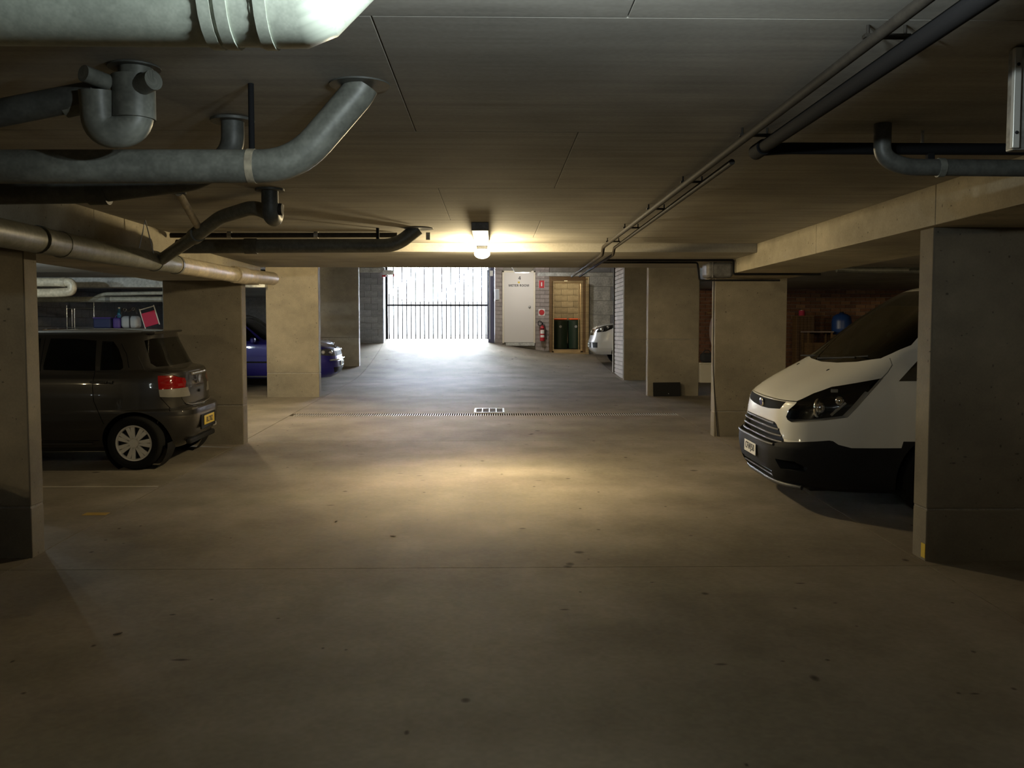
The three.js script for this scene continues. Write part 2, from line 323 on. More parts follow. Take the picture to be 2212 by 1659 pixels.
{
  const g = pillar('concrete blade pillar left of the van bonnet with a cable down its edge', 2.98, 3.95, 12.42, 12.62, 2.52, 0.34);
}
pillar('concrete blade pillar with a black board leaning at its foot', 3.0, 4.0, 17.95, 18.15, FAR, 1.1);
pillar('far concrete blade pillar joined to the white brick pier', 3.05, 4.1, 21.62, 21.8, FAR, 0.95);

// laid masonry: every unit a part of its own
function masonry(parent, name, mats, u0, u1, y0, y1, len, hgt, joint, place, keep, depth = 0.03) {
  const cache = {};
  let row = 0;
  for (let y = y0; y < y1 - 0.02; y += hgt, row++) {
    const h = Math.min(hgt, y1 - y) - joint;
    for (let u = u0 - (row % 2 ? len / 2 : 0); u < u1 - 0.01; u += len) {
      const a = Math.max(u, u0), b = Math.min(u + len, u1), w = b - a - joint; if (w < 0.02) continue;
      if (keep && !keep((a + b) / 2, y + hgt / 2)) continue;
      const key = w.toFixed(3) + '_' + h.toFixed(3), g = cache[key] || (cache[key] = rbox(w, h, depth, 0.004));
      const m = part(name, g, mats[Math.floor(rnd() * mats.length)], parent);
      place(m, (a + b) / 2, y + joint / 2 + h / 2, rr(-0.0015, 0.0015));
    }
  }
}
// outer walls
const wl = structure('wall_left', 'concrete block wall at the back of the left parking bays, coloured dark for shade', 'wall');
part('wall_face', box(-9.1, -8.9, -0.4, 3.0, -4.2, 28.6), M.blockShaded, wl);
const wr = structure('wall_right', 'far side wall of the right parking bays', 'wall');
part('wall_face', box(10.6, 10.8, -0.4, 3.0, -4.2, 28.6), M.mortar, wr);
const wf = structure('wall_front', 'concrete wall behind the viewer', 'wall');
part('wall_face', box(-9.1, 10.8, -0.6, 3.0, -4.2, -4.0), M.wall, wf);
const wb = structure('wall_back', 'block wall with the exit gate, meter room door and bin alcove', 'wall');
const BD = 27.6;
part('wall_face', box(-9.1, -3.26, 0.5, FAR + 0.1, BD + 0.03, BD + 0.9), M.mortarGrey, wb);
part('wall_face', box(0.04, 0.29, 0.8, FAR + 0.1, BD + 0.03, BD + 0.9), M.mortar, wb);
part('wall_face', box(0.29, 1.24, 3.56, FAR + 0.1, BD + 0.03, BD + 0.25), M.mortar, wb);
part('wall_face', box(0.29, 1.24, 0.8, 1.45, BD + 0.03, BD + 0.25), M.mortar, wb);
part('wall_face', box(1.24, 1.66, 0.8, FAR + 0.1, BD + 0.03, BD + 0.25), M.mortar, wb);
part('wall_face', box(1.66, 2.84, 3.41, FAR + 0.1, BD + 0.03, BD + 0.25), M.mortar, wb);
part('wall_face', box(1.66, 2.84, 0.6, 1.17, BD + 0.03, BD + 0.25), M.mortar, wb);
part('wall_face', box(2.84, 10.8, 0.6, FAR + 0.1, BD + 0.03, BD + 0.25), M.mortar, wb);
part('wall_face', box(0.29, 1.24, 1.40, 3.6, BD + 0.2, BD + 0.3), M.mortar, wb);
const onBack = (m, u, y, e) => m.position.set(u, y, -(BD + 0.016 + e));
masonry(wb, 'grey_block', blockMats, -4.6, -3.27, 0.9, FAR, 0.39, 0.19, 0.006, onBack);
masonry(wb, 'pale_block', pinkMats, 0.05, 0.29, 1.2, FAR, 0.29, 0.12, 0.006, onBack);
masonry(wb, 'pale_block', pinkMats, 1.24, 1.66, 1.2, FAR, 0.29, 0.12, 0.006, onBack);
masonry(wb, 'wall_board', [M.plasterWhite, M.block], 2.86, 4.1, 0.6, FAR, 1.25, 0.42, 0.008, onBack);
masonry(wl, 'grey_block', [M.blockShaded], 15.5, 26.5, 1.7, 2.8, 0.39, 0.19, 0.008, (m, u, y, e) => { m.rotation.y = Math.PI / 2; m.position.set(-8.885 + e, y, -u); });
// cross wall of brown brick behind the van
{
  const w = structure('wall_brick', 'brown brick cross wall behind the white van', 'wall');
  const CD = 22.0;
  part('mortar_bed', box(4.05, 10.6, 0.4, 2.84, CD + 0.02, CD + 0.2), M.mortar, w);
  const inView = (u, y) => u > 7.05 && u < 10.3 && y > 1.1;
  masonry(w, 'brown_brick', brickMats, 4.08, 10.58, 0.62, 2.8, 0.24, 0.086, 0.010, (m, u, y, e) => m.position.set(u, y, -(CD + 0.008 + e)), inView);
  const rest = []; let row = 0;
  for (let y = 0.62; y < 2.79; y += 0.086, row++) for (let u = 4.08 - (row % 2 ? 0.12 : 0); u < 10.58; u += 0.24) { const a = Math.max(u, 4.08), b = Math.min(u + 0.24, 10.58); if (b - a < 0.03 || inView((a + b) / 2, y + 0.043)) continue; const g = new THREE.BoxGeometry(b - a - 0.01, 0.076, 0.03); g.translate((a + b) / 2, y + 0.043, -(CD + 0.008 + rr(-0.0015, 0.0015))); rest.push(metric(g)); }
  const s = part('brickwork', merge(rest), brickMats[0], w); s.userData.kind = 'stuff';
  // white painted pier at the aisle end
  const p = thing('brick_pier', 'white painted brick pier at the aisle end of the brick wall', 'pier', V(3.08, floorY(3.1, 22.5), 22.5));
  const yb = p.position.y;
  part('pier_core', rbox(0.9, FAR - yb + 0.09, 1.62, 0.004), M.mortar, p).position.set(0.46, (FAR - yb) / 2 - 0.055, -0.11);
  masonry(p, 'white_brick', whiteMats, -0.92, 0.70, -0.02, FAR - yb - 0.01, 0.24, 0.1, 0.013, (m, u, y, e) => { m.rotation.y = Math.PI / 2; m.position.set(0.003 + e, y, u); });
  const post = thing('steel_post', 'dark steel guide post standing past the white brick pier', 'post', V(3.1, floorY(3.1, 23.6), 23.55));
  part('post_tube', rbox(0.1, FAR - post.position.y, 0.1, 0.008), M.copper, post).position.y = (FAR - post.position.y) / 2;
  part('post_edge', rbox(0.02, 1.2, 0.03, 0.004), M.white, post).position.set(-0.06, 0.5, 0.02);
}

// ------------------------------------------------------------------ outside
{
  const g = structure('ground', 'concrete driveway rising to the street', 'driveway');
  const s = new THREE.BoxGeometry(9, 0.2, 22, 1, 1, 10), p = s.attributes.position; s.translate(-1.6, 0, -39.6);
  for (let i = 0; i < p.count; i++) p.setY(i, 1.42 + (-p.getZ(i) - 28.6) * 0.09 + (p.getY(i) > 0 ? 0 : -0.2));
  s.computeVertexNormals(); part('driveway_slab', metric(s), std({ color: lin(0.15, 0.15, 0.15), map: floorMap, roughness: 0.9 }), g);
  for (const [a, b] of [[-4.6, -4.3], [1.0, 1.3]]) part('retaining_wall', box(a, b, 0.8, 3.3, 28.6, 44), M.plasterWhite, g);
}
// ------------------------------------------------------------------ exit gate
{
  const gd = 28.2, y0 = 1.455;
  const g = thing('entry_gate', 'black steel bar gate closing the bright exit', 'gate', V(-1.7, y0, gd));
  const X = (x) => x + 1.7;
  part('stile', rbox(0.11, 2.35, 0.05, 0.006), M.blackMetal, g).position.set(X(-3.25), 1.17, 0);
  part('stile', rbox(0.05, 2.2, 0.05, 0.006), M.blackMetal, g).position.set(X(-0.17), 1.1, 0);
  part('bottom_rail', rbox(3.1, 0.09, 0.04, 0.006), M.blackMetal, g).position.set(X(-1.7), 0.035, 0);
  part('middle_rail', rbox(3.1, 0.055, 0.03, 0.006), M.blackMetal, g).position.set(X(-1.7), 1.125, 0);
  part('top_rail', rbox(3.1, 0.05, 0.04, 0.006), M.blackMetal, g).position.set(X(-1.7), 2.30, 0);
  const bar = cyl(0.016, 0.016, 2.26, 8), knot = new THREE.SphereGeometry(0.03, 10, 8);
  for (let i = 0; i < 23; i++) { const b = part('bar', bar, M.blackMetal, g); b.position.set(X(-3.16 + i * 0.1335), 1.16, 0); part('collar', knot, M.blackMetal, b).position.y = -0.035; }
  const p = thing('gate_post', 'dark blue steel gate post with a slide track between gate and meter room door', 'post', V(-0.06, 1.38, 27.75));
  part('post_tube', rbox(0.19, 2.35, 0.16, 0.01), M.blueMetal, p).position.y = 1.175;
  part('slide_track', rbox(0.03, 2.15, 0.03, 0.004), M.paleGrey, p).position.set(-0.05, 1.25, 0.09);
  part('slide_track', rbox(0.014, 2.3, 0.02, 0.004), M.paleGrey, p).position.set(0.09, 1.2, 0.085);
  part('bracket', rbox(0.09, 0.16, 0.04, 0.01), M.white, p).position.set(-0.0, 2.13, 0.1);
  const c = thing('control_box', 'small pale control box on the wall beside the gate post', 'box', V(0.11, 2.88, BD - 0.03));
  part('box_body', rbox(0.13, 0.32, 0.07, 0.012), M.white, c);
  part('box_cover', rbox(0.11, 0.29, 0.01, 0.004), M.paleGrey, c).position.z = 0.037;
  const o = thing('gate_opener', 'white gate opener with red brackets at the top left gate corner', 'opener', V(-3.1, 3.46, 27.5));
  part('motor_housing', new THREE.CapsuleGeometry(0.075, 0.2, 6, 14).rotateZ(Math.PI / 2), M.white, o).position.set(0, 0.06, 0);
  part('bracket', rbox(0.12, 0.05, 0.06, 0.006), M.red, o).position.set(-0.12, -0.04, 0);
  part('bracket', rbox(0.04, 0.1, 0.05, 0.006), M.red, o).position.set(0.16, -0.01, 0);
  part('arm', rbox(0.3, 0.018, 0.02, 0.004), M.blackMetal, o).position.set(0.02, -0.045, 0);
  part('hanger', cyl(0.008, 0.008, 0.25, 8), M.blackMetal, o).position.set(0.16, 0.16, 0);
}
for (const [x0, x1, y0, y1, n, l] of [[-4.4, -3.2, 3.52, 3.66, 1, 'pale concrete lintel left of the gate'], [1.30, 4.1, 3.42, 3.53, 2, 'pale concrete lintel above the bin alcove']]) {
  const m = mesh(box(x0, x1, y0, y1, BD - 0.12, BD + 0.02, 0.008), M.plasterWhite); m.name = 'trim_' + n; scene.add(m); tag(m, l, 'lintel', null, 'structure');
}
// ------------------------------------------------------------------ meter room door
{
  const g = structure('door_1', 'grey-white meter room door', 'door');
  g.position.copy(V(0.765, 1.45, BD));
  const leaf = part('door_leaf', rbox(0.88, 2.08, 0.045, 0.004), M.door, g); leaf.position.set(-0.01, 1.05, -0.02);
  part('lettering', letters('METER ROOM', 0.068), M.ink, leaf).position.set(-0.0, 0.65, 0.0225);
  part('lettering', letters('4', 0.1), M.ink, leaf).position.set(0.02, 0.87, 0.0225);
  part('sticker', new THREE.BoxGeometry(0.06, 0.05, 0.002), M.yellow, leaf).position.set(0, 0.74, 0.0235);
  part('door_knob', new THREE.SphereGeometry(0.032, 16, 12), M.steel, leaf).position.set(0.32, 0.01, 0.05);
  part('knob_plate', cyl(0.045, 0.045, 0.006, 20).rotateX(Math.PI / 2), M.steel, leaf).position.set(0.32, 0.01, 0.025);
  part('door_frame', rbox(0.05, 2.14, 0.09, 0.004), M.cream, g).position.set(-0.475, 1.06, 0);
  part('door_frame', rbox(0.05, 2.14, 0.09, 0.004), M.cream, g).position.set(0.455, 1.06, 0);
  part('door_frame', rbox(0.98, 0.05, 0.09, 0.004), M.cream, g).position.set(-0.01, 2.11, 0);
  part('door_step', rbox(0.86, 0.09, 0.14, 0.008), M.plasterWhite, g).position.set(0.03, -0.045, 0.06);
}
// ------------------------------------------------------------------ fire safety
{
  const s = thing('fire_sign', 'red and white fire extinguisher location sign high on the wall by the meter room door', 'sign', V(1.433, 3.186, BD - 0.004));
  part('sign_plate', rbox(0.165, 0.22, 0.004, 0.002), M.red, s);
  part('pictogram', new THREE.CapsuleGeometry(0.017, 0.09, 4, 10).scale(1, 1, 0.15), M.white, s).position.z = 0.003;
  for (const k of [-1, 1]) part('sign_border', new THREE.BoxGeometry(0.008, 0.22, 0.005), M.white, s).position.set(k * 0.085, 0, 0);
  const r = thing('round_fire_sign', 'white square sign with a red disc above the fire extinguisher', 'sign', V(1.434, 2.352, BD - 0.004));
  part('sign_plate', rbox(0.19, 0.2, 0.004, 0.002), M.white, r);
  part('red_disc', cyl(0.083, 0.083, 0.004, 32).rotateX(Math.PI / 2), M.red, r).position.z = 0.003;
  const e = thing('fire_extinguisher', 'red fire extinguisher with white labels hanging on the wall', 'extinguisher', V(1.45, 1.5, BD - 0.1));
  part('cylinder', new THREE.LatheGeometry([[0, 0], [0.06, 0], [0.07, 0.012], [0.07, 0.36], [0.062, 0.41], [0.035, 0.445], [0.026, 0.46], [0.026, 0.485], [0, 0.485]].map((q) => new THREE.Vector2(...q)), 28), M.red, e);
  const band = (y0, y1) => { const b = new THREE.CylinderGeometry(0.0712, 0.0712, y1 - y0, 20, 1, true, -0.95, 1.9); b.translate(0, (y0 + y1) / 2, 0); return b; };
  part('label', band(0.22, 0.33), M.white, e); part('label', band(0.11, 0.18), M.white, e); part('band', band(0.345, 0.375), M.blackPlastic, e);
  part('valve', rbox(0.05, 0.05, 0.05, 0.008), M.blackMetal, e).position.y = 0.505;
  part('handle', rbox(0.11, 0.014, 0.03, 0.004), M.blackMetal, e).position.set(-0.02, 0.545, 0);
  part('hose', pipe([new THREE.Vector3(0.02, 0.51, 0), new THREE.Vector3(-0.03, 0.58, 0.02), new THREE.Vector3(-0.12, 0.6, 0.02), new THREE.Vector3(-0.13, 0.47, 0.03), new THREE.Vector3(-0.06, 0.47, 0.07), new THREE.Vector3(0.06, 0.50, 0.05), new THREE.Vector3(0.11, 0.3, 0.03), new THREE.Vector3(0.12, 0.05, 0.02)], 0.012, 0.08, 10), M.blackPlastic, e);
  part('wall_bracket', rbox(0.05, 0.3, 0.02, 0.004), M.blackMetal, e).position.set(0, 0.25, -0.08);
}
// ------------------------------------------------------------------ bin alcove
{
  const a = structure('wall_alcove', 'block-lined bin alcove behind the back wall', 'wall');
  part('wall_face', box(1.3, 1.55, 0.9, 3.6, BD + 0.25, 29.4), M.blockPale, a);
  part('wall_face', box(3.0, 3.25, 0.9, 3.6, BD + 0.25, 29.4), M.blockPale, a);
  part('wall_face', box(1.3, 3.25, 0.9, 3.6, 29.28, 29.5), M.mortar, a);
  part('wall_face', box(1.3, 3.25, 3.42, 3.6, BD + 0.25, 29.4), M.blockPale, a);
  part('alcove_floor', box(1.3, 3.25, 1.0, 1.215, BD + 0.24, 29.4), M.floor, a);
  masonry(a, 'cream_block', paleMats, 1.55, 3.0, 1.22, 3.42, 0.39, 0.19, 0.008, (m, u, y, e) => m.position.set(u, y, -(29.268 + e)));
  const f = structure('door_2', 'open timber frame around the bin alcove', 'door frame');
  const j = (x0, x1, y0, y1, d0, d1, mt) => part('timber_jamb', box(x0, x1, y0, y1, d0, d1, 0.006), mt, f);
  j(1.665, 1.745, 1.15, 3.41, BD - 0.06, BD + 0.02, M.timberDark);
  j(2.665, 2.735, 1.15, 3.36, BD - 0.05, BD + 0.02, M.timberDark);
  j(1.745, 2.735, 3.29, 3.41, BD - 0.06, BD + 0.02, M.timberDark);
  j(1.75, 1.80, 1.2, 3.28, BD - 0.02, BD + 0.26, M.timber);
  j(2.6, 2.66, 1.2, 3.28, BD - 0.02, BD + 0.26, M.timber);
  j(2.53, 2.555, 1.25, 3.2, BD + 0.0, BD + 0.05, M.timber);
  j(1.8, 2.6, 3.23, 3.285, BD - 0.02, BD + 0.26, M.timber);
  j(1.8, 2.6, 1.16, 1.25, BD - 0.02, BD + 0.1, M.timber);
  j(2.74, 2.835, 1.14, 3.19, BD - 0.1, BD + 0.02, M.timber);
  j(1.66, 2.84, 1.08, 1.16, BD - 0.14, BD + 0.02, M.timber);
  const binShape = (h) => { const s = []; for (const [y, w, d] of [[0, 0.165, 0.18], [0.04, 0.17, 0.185], [h - 0.06, 0.212, 0.24], [h, 0.222, 0.25]]) s.push([y, w, d]); return s; };
  const mk = (x, label) => {
    const b = thing('wheelie_bin', label, 'bin', V(x, 1.215, 28.45), 'wheelie bins in the alcove');
    const g = new THREE.CylinderGeometry(0.315, 0.29, 0.86, 4, 1).rotateY(Math.PI / 4); g.scale(1, 1, 1.12); g.translate(0, 0.48, 0);
    part('bin_body', metric(g), M.binGreen, b);
    part('rim', rbox(0.45, 0.05, 0.5, 0.015), M.binGreen, b).position.y = 0.90;
    part('lid', rbox(0.40, 0.045, 0.53, 0.02, 2), M.orangeRed, b).position.set(0, 0.945, 0.01);
    part('emblem', cyl(0.04, 0.04, 0.004, 20).rotateX(Math.PI / 2), M.paleGrey, b).position.set(0.0, 0.72, 0.25);
    part('handle', rod(new THREE.Vector3(-0.16, 0.9, -0.29), new THREE.Vector3(0.16, 0.9, -0.29), 0.014), M.binGreen, b);
    for (const s of [-1, 1]) part('wheel', cyl(0.09, 0.09, 0.04, 20).rotateZ(Math.PI / 2), M.rubber, b).position.set(s * 0.2, 0.09, -0.2);
    return b;
  };
  mk(2.04, 'dark green wheelie bin with an orange lid on the left in the alcove');
  mk(2.51, 'dark green wheelie bin with an orange lid on the right, half behind the timber jamb');
  const l = thing('alcove_lamp', 'small bulb lamp on the ceiling inside the bin alcove', 'lamp', V(2.2, 3.36, 28.2));
  part('lamp_holder', cyl(0.05, 0.06, 0.06, 16), M.white, l).position.y = 0.03;
  part('bulb', new THREE.SphereGeometry(0.05, 16, 12), glow(WARM, 6), l).position.y = -0.04;
  lampLight(V(2.2, 3.32, 28.2), WARM, I.alcove, 2.5);
}
// ------------------------------------------------------------------ ceiling lamps
{
  const l = thing('bulkhead_lamp', 'glowing ceiling lamp under a grey housing box in the middle of the aisle', 'lamp', V(-0.12, SLAB, 9.95));
  part('housing', rbox(0.155, 0.075, 1.6, 0.006), M.ductGrey, l).position.set(0, -0.0385, 0.75);
  part('housing_neck', rbox(0.11, 0.05, 0.16, 0.01), M.galv, l).position.set(0, -0.09, 0.0);
  part('lamp_diffuser', new THREE.SphereGeometry(0.085, 24, 16).scale(1, 0.62, 1.3), glow(new THREE.Color(1, 0.88, 0.62), 14), l).position.set(0, -0.155, 0.0);
  lampLight(V(-0.12, SLAB - 0.155, 9.95), WARM, I.aisle, 4);
  const down = new THREE.SpotLight(WARM, I.aisleDown, 0, 48 * Math.PI / 180, 1, 2); down.position.copy(V(-0.12, SLAB - 0.165, 9.95)); down.target.position.copy(V(-0.12, 0, 8.95)); down.castShadow = true; down.shadow.radius = 4; scene.add(down, down.target);
}
{
  const l = thing('wall_lamp', 'bulkhead lamp on the hidden back face of the band beam', 'lamp', V(-1.6, 3.05, 12.98));
  part('lamp_base', rbox(0.2, 0.12, 0.06, 0.01), M.greyPlastic, l);
  part('lamp_diffuser', new THREE.SphereGeometry(0.09, 20, 14).scale(1, 0.6, 0.8), glow(WARM, 8), l).position.z = -0.07;
  lampLight(V(-1.6, 3.05, 13.05), WARM, I.mid, 4);
}
{
  const l = thing('wall_lamp', 'bulkhead lamp on the hidden upstand above the left bays', 'lamp', V(-4.48, 3.3, 15.0), null, [0, Math.PI / 2, 0]);
  part('lamp_base', rbox(0.2, 0.12, 0.06, 0.01), M.greyPlastic, l).position.z = 0.025;
  part('lamp_diffuser', new THREE.SphereGeometry(0.09, 20, 14).scale(1, 0.6, 0.8), glow(WARM, 8), l).position.z = 0.09;
  lampLight(V(-4.39, 3.3, 15.0), WARM, I.midLeft, 4);
}
function batten(label, x, d, ceilingY, turn, color, cd, len = 1.2) {
  const l = thing('fluorescent_batten', label, 'lamp', V(x, ceilingY, d), null, [0, turn, 0]);
  part('batten_body', rbox(len, 0.05, 0.06, 0.006), M.white, l).position.y = -0.026;
  for (const s of [-1, 1]) part('tube_holder', rbox(0.02, 0.05, 0.035, 0.004), M.white, l).position.set(s * (len / 2 - 0.02), -0.07, 0);
  part('light_tube', cyl(0.013, 0.013, len - 0.06, 14).rotateZ(Math.PI / 2), glow(color, 5), l).position.y = -0.082;
  for (const s of [-1, 1]) { const o = s * len * 0.25; lampLight(V(x + Math.cos(turn) * o, ceilingY - 0.125, d + Math.sin(turn) * o), color, cd / 2, 1.5); }
  return l;
}
{
  const l = thing('added_uplight', 'unseen cool tube above the viewer in an added trough that keeps its light off the floor', 'lamp', V(0.25, 2.54, 1.95));  // trough added to screen an unseen lamp, so it lights ceiling and pipe only
  part('trough_floor', rbox(0.7, 0.012, 0.22, 0.004), M.galv, l);
  for (const s of [-1, 1]) part('trough_side', rbox(0.7, 0.035, 0.012, 0.004), M.galv, l).position.set(0, 0.012, s * 0.105);
  for (const s of [-1, 1]) part('hanger', rod(new THREE.Vector3(s * 0.3, 0, 0), new THREE.Vector3(s * 0.3, SLAB - 2.54, 0), 0.006), M.steel, l);
  part('light_tube', cyl(0.013, 0.013, 0.6, 14).rotateZ(Math.PI / 2), glow(COOL, 4), l).position.y = 0.03;
  for (const s of [-1, 1]) lampLight(V(0.25 + s * 0.15, 2.60, 1.95), COOL, I.near / 2, 1.5);
}
batten('fluorescent batten on the ceiling of the left bay behind the near left pillar', -7.3, 12.6, 2.8, 0, DAYTUBE, I.leftBay);
batten('fluorescent batten on the ceiling of the nearest left bay', -6.4, 3.6, 2.8, 0, WARM, I.leftBayNear);
batten('fluorescent batten on the ceiling of the nearest right bay', 6.6, 3.2, 2.8, 0, WARM, I.rightBayNear);
batten('fluorescent batten on the ceiling of the right bay behind the near right pillar', 7.2, 9.2, 2.8, 0, WARM, I.rightBay);
{
  const l = thing('troffer_light', 'white light fitting hanging in front of the meter room door', 'lamp', V(0.83, 3.50, 26.2));
  const s = new THREE.Shape(); s.moveTo(-0.31, 0.09); s.lineTo(-0.22, -0.05); s.lineTo(0.2, -0.05); s.lineTo(0.33, 0.09); s.closePath();
  part('reflector', new THREE.ExtrudeGeometry(s, { depth: 0.24, bevelEnabled: true, bevelSize: 0.006, bevelThickness: 0.006, bevelSegments: 1 }), M.white, l).position.z = -0.12;
  for (const k of [-1, 1]) part('hanger', rod(new THREE.Vector3(k * 0.2, 0.09, 0), new THREE.Vector3(k * 0.2, FAR - 3.50, 0), 0.008), M.steel, l);
  part('lamp_diffuser', rbox(0.34, 0.012, 0.18, 0.004), glow(SOFT, 0.7), l).position.set(0, -0.062, 0);
  lampLight(V(0.83, 3.40, 26.2), SOFT, I.far, 6);
}
// ------------------------------------------------------------------ pipework under the slab, left
{
  let g = thing('stormwater_pipe', 'thick pale stormwater pipe with couplings and an elbow at the top left', 'pipe', V(-1.7, 2.6, 2.4));
  const L = (o, x, y, d) => V(x, y, d).sub(o.position);
  part('pipe_run', pipe([L(g, -3.215, 2.632, 2.4), L(g, -0.58, 2.632, 2.4)], 0.112, 0.1, 32), M.bigPipe, g);
  part('elbow', merge([sweep([L(g, -0.59, 2.632, 2.4), L(g, -0.475, 2.632, 2.4), L(g, -0.4749, 2.6321, 2.4)], 0.114, 40), sweep([L(g, -0.4751, 2.6319, 2.4), L(g, -0.475, 2.632, 2.4), L(g, -0.335, 2.772, 2.4)], 0.114, 40)]), M.bigPipe, g);
  { const q = g.children[g.children.length - 1].geometry.attributes.position; for (let i = 0; i < q.count; i++) q.setY(i, Math.min(q.getY(i), SLAB - 0.002 - g.position.y)); }
  for (const x of [-0.70, -0.66, -0.565]) part('coupling', collar(L(g, x, 2.632, 2.4), new THREE.Vector3(1, 0, 0), 0.119, 0.03), M.bigPipe, g);
  for (const x of [-1.35, -1.9]) part('pipe_clip', collar(L(g, x, 2.632, 2.4), new THREE.Vector3(1, 0, 0), 0.1145, 0.035), M.galv, g);

  g = thing('waste_trap', 'grey floor-waste trap with stub ears hanging from the slab at upper left', 'pipe', V(-1.36, 2.62, 3.52));
  part('trap_bend', pipe([L(g, -1.325, 2.776, 3.52), L(g, -1.325, 2.55, 3.52), L(g, -1.455, 2.53, 3.5), L(g, -1.455, 2.68, 3.48)], 0.062, 0.075, 24), M.pvc, g);
  part('trap_body', pipe([L(g, -1.335, 2.74, 3.52), L(g, -1.335, 2.585, 3.52)], 0.078, 0.05, 24), M.pvc, g);
  part('stub_ear', collar(L(g, -1.27, 2.70, 3.46), new THREE.Vector3(0.8, 0.1, 0.6), 0.036, 0.11), M.pvc, g);
  part('stub_ear', collar(L(g, -1.44, 2.715, 3.44), new THREE.Vector3(-0.5, 0.1, 0.85), 0.03, 0.1), M.pvc, g);
  part('flange', collar(L(g, -1.33, 2.774, 3.52), new THREE.Vector3(0, 1, 0), 0.095, 0.006), M.pvcDark, g);
  part('outlet', pipe([L(g, -1.455, 2.66, 3.5), L(g, -1.5, 2.672, 3.52), L(g, -2.0, 2.565, 3.5), L(g, -3.215, 2.55, 3.48)], 0.05, 0.08), M.pvcDark, g);
  part('coupling', collar(L(g, -1.56, 2.655, 3.53), new THREE.Vector3(-1, -0.22, 0), 0.056, 0.07), M.pvc, g);

  g = thing('drain_pipe', 'long grey drain pipe with a 45 degree elbow rising into the slab', 'pipe', V(-1.7, 2.45, 3.75));
  part('pipe_run', pipe([L(g, -3.23, 2.445, 3.75), L(g, -0.79, 2.455, 3.75), L(g, -0.54, 2.74, 3.75), L(g, -0.52, 2.776, 3.75)], 0.066, 0.14, 28), M.pvc, g);
  part('coupling', collar(L(g, -0.96, 2.455, 3.75), new THREE.Vector3(1, 0, 0), 0.0685, 0.03), M.pvcCream, g);
  part('hanger', rod(L(g, -0.96, 2.52, 3.75), L(g, -0.96, 2.778, 3.75), 0.012), M.blackMetal, g);
  part('flange', new THREE.CylinderGeometry(0.12, 0.12, 0.006, 24).translate(-0.53 + 1.7, 2.775 - 2.45, 0.0), M.pvcDark, g);

  g = thing('drain_pipe', 'dim lower drain pipe tucked behind the long elbow pipe', 'pipe', V(-2, 2.45, 4.5));
  part('pipe_run', pipe([L(g, -3.2, 2.44, 4.5), L(g, -1.9, 2.46, 4.5), L(g, -1.36, 2.52, 4.45), L(g, -1.2, 2.64, 4.35), L(g, -1.2, 2.768, 4.35)], 0.052, 0.12), M.pvcDark, g);
  part('coupling', collar(L(g, -1.88, 2.46, 4.5), new THREE.Vector3(1, 0.02, 0), 0.06, 0.09), M.pvcDark, g);
  part('flange', collar(L(g, -1.2, 2.766, 4.35), new THREE.Vector3(0, 1, 0), 0.1, 0.012), M.pvcDark, g);

  g = thing('sewer_main', 'fat sewer main with a trap branch along the left beam, cream at its far end', 'pipe', V(-3.0, 2.42, 9));
  part('pipe_run', pipe([L(g, -2.93, 2.375, 4.72), L(g, -2.96, 2.39, 5.6), L(g, -3.07, 2.415, 7.2), L(g, -3.07, 2.44, 9.0)], 0.088, 0.3, 24), M.pvc, g);
  const c = part('cream_run', pipe([L(g, -3.07, 2.44, 9.0), L(g, -3.03, 2.455, 11.0), L(g, -2.96, 2.485, 12.0), L(g, -2.94, 2.495, 12.45)], 0.086, 0.3, 24), M.pvcCream, g); c.userData.label = 'cream coloured pipe section';
  for (const [x, y, d] of [[-2.99, 2.40, 6.2], [-3.03, 2.405, 6.6], [-3.07, 2.432, 8.5], [-3.07, 2.44, 9.05]]) part('coupling', collar(L(g, x, y, d), new THREE.Vector3(-0.03, 0.015, -1), 0.094, 0.05), M.pvc, g);
  part('coupling', collar(L(g, -3.01, 2.461, 11.1), new THREE.Vector3(0.05, 0.02, -1), 0.1, 0.4), M.pvcCream, g);
  part('branch', pipe([L(g, -3.07, 2.435, 8.6), L(g, -2.72, 2.5, 8.05), L(g, -2.3, 2.58, 7.4), L(g, -2.06, 2.66, 7.1), L(g, -1.72, 2.69, 6.75), L(g, -1.56, 2.62, 6.62)], 0.052, 0.1), M.pvc, g);
  part('coupling', collar(L(g, -2.38, 2.566, 7.52), new THREE.Vector3(0.5, 0.1, 0.8), 0.064, 0.13), M.pvc, g);
  for (const [x, y, d] of [[-2.96, 2.385, 5.1], [-3.07, 2.43, 8.3]]) for (const s of [-1, 1]) part('hanger', rod(L(g, x + s * 0.08, y, d), L(g, x, 2.778, d), 0.005), M.steel, g);

  part('trap_bend', pipe([L(g, -1.54, 2.776, 6.48), L(g, -1.54, 2.6, 6.48), L(g, -1.54, 2.585, 6.62), L(g, -1.54, 2.69, 6.64)], 0.058, 0.08, 24), M.pvcDark, g);
  part('trap_cap', collar(L(g, -1.485, 2.64, 6.50), new THREE.Vector3(1, 0, 0), 0.04, 0.05), M.copper, g);
  part('flange', collar(L(g, -1.54, 2.77, 6.48), new THREE.Vector3(0, 1, 0), 0.1, 0.015), M.pvcDark, g);
  part('vent_stub', pipe([L(g, -2.22, 2.776, 6.65), L(g, -2.3, 2.62, 7.3)], 0.028, 0.05, 16), M.pvcCream, g);
  part('flange', collar(L(g, -2.22, 2.771, 6.66), new THREE.Vector3(0, 1, 0), 0.05, 0.014), M.pvcDark, g);

  g = thing('drain_pipe', 'dark drain pipe with an elbow up into the slab left of the lamp', 'pipe', V(-1.8, 2.61, 8.9));
  part('pipe_run', pipe([L(g, -3.0, 2.60, 8.9), L(g, -0.93, 2.612, 8.9), L(g, -0.715, 2.776, 8.9)], 0.066, 0.12, 24), M.pvcDark, g);
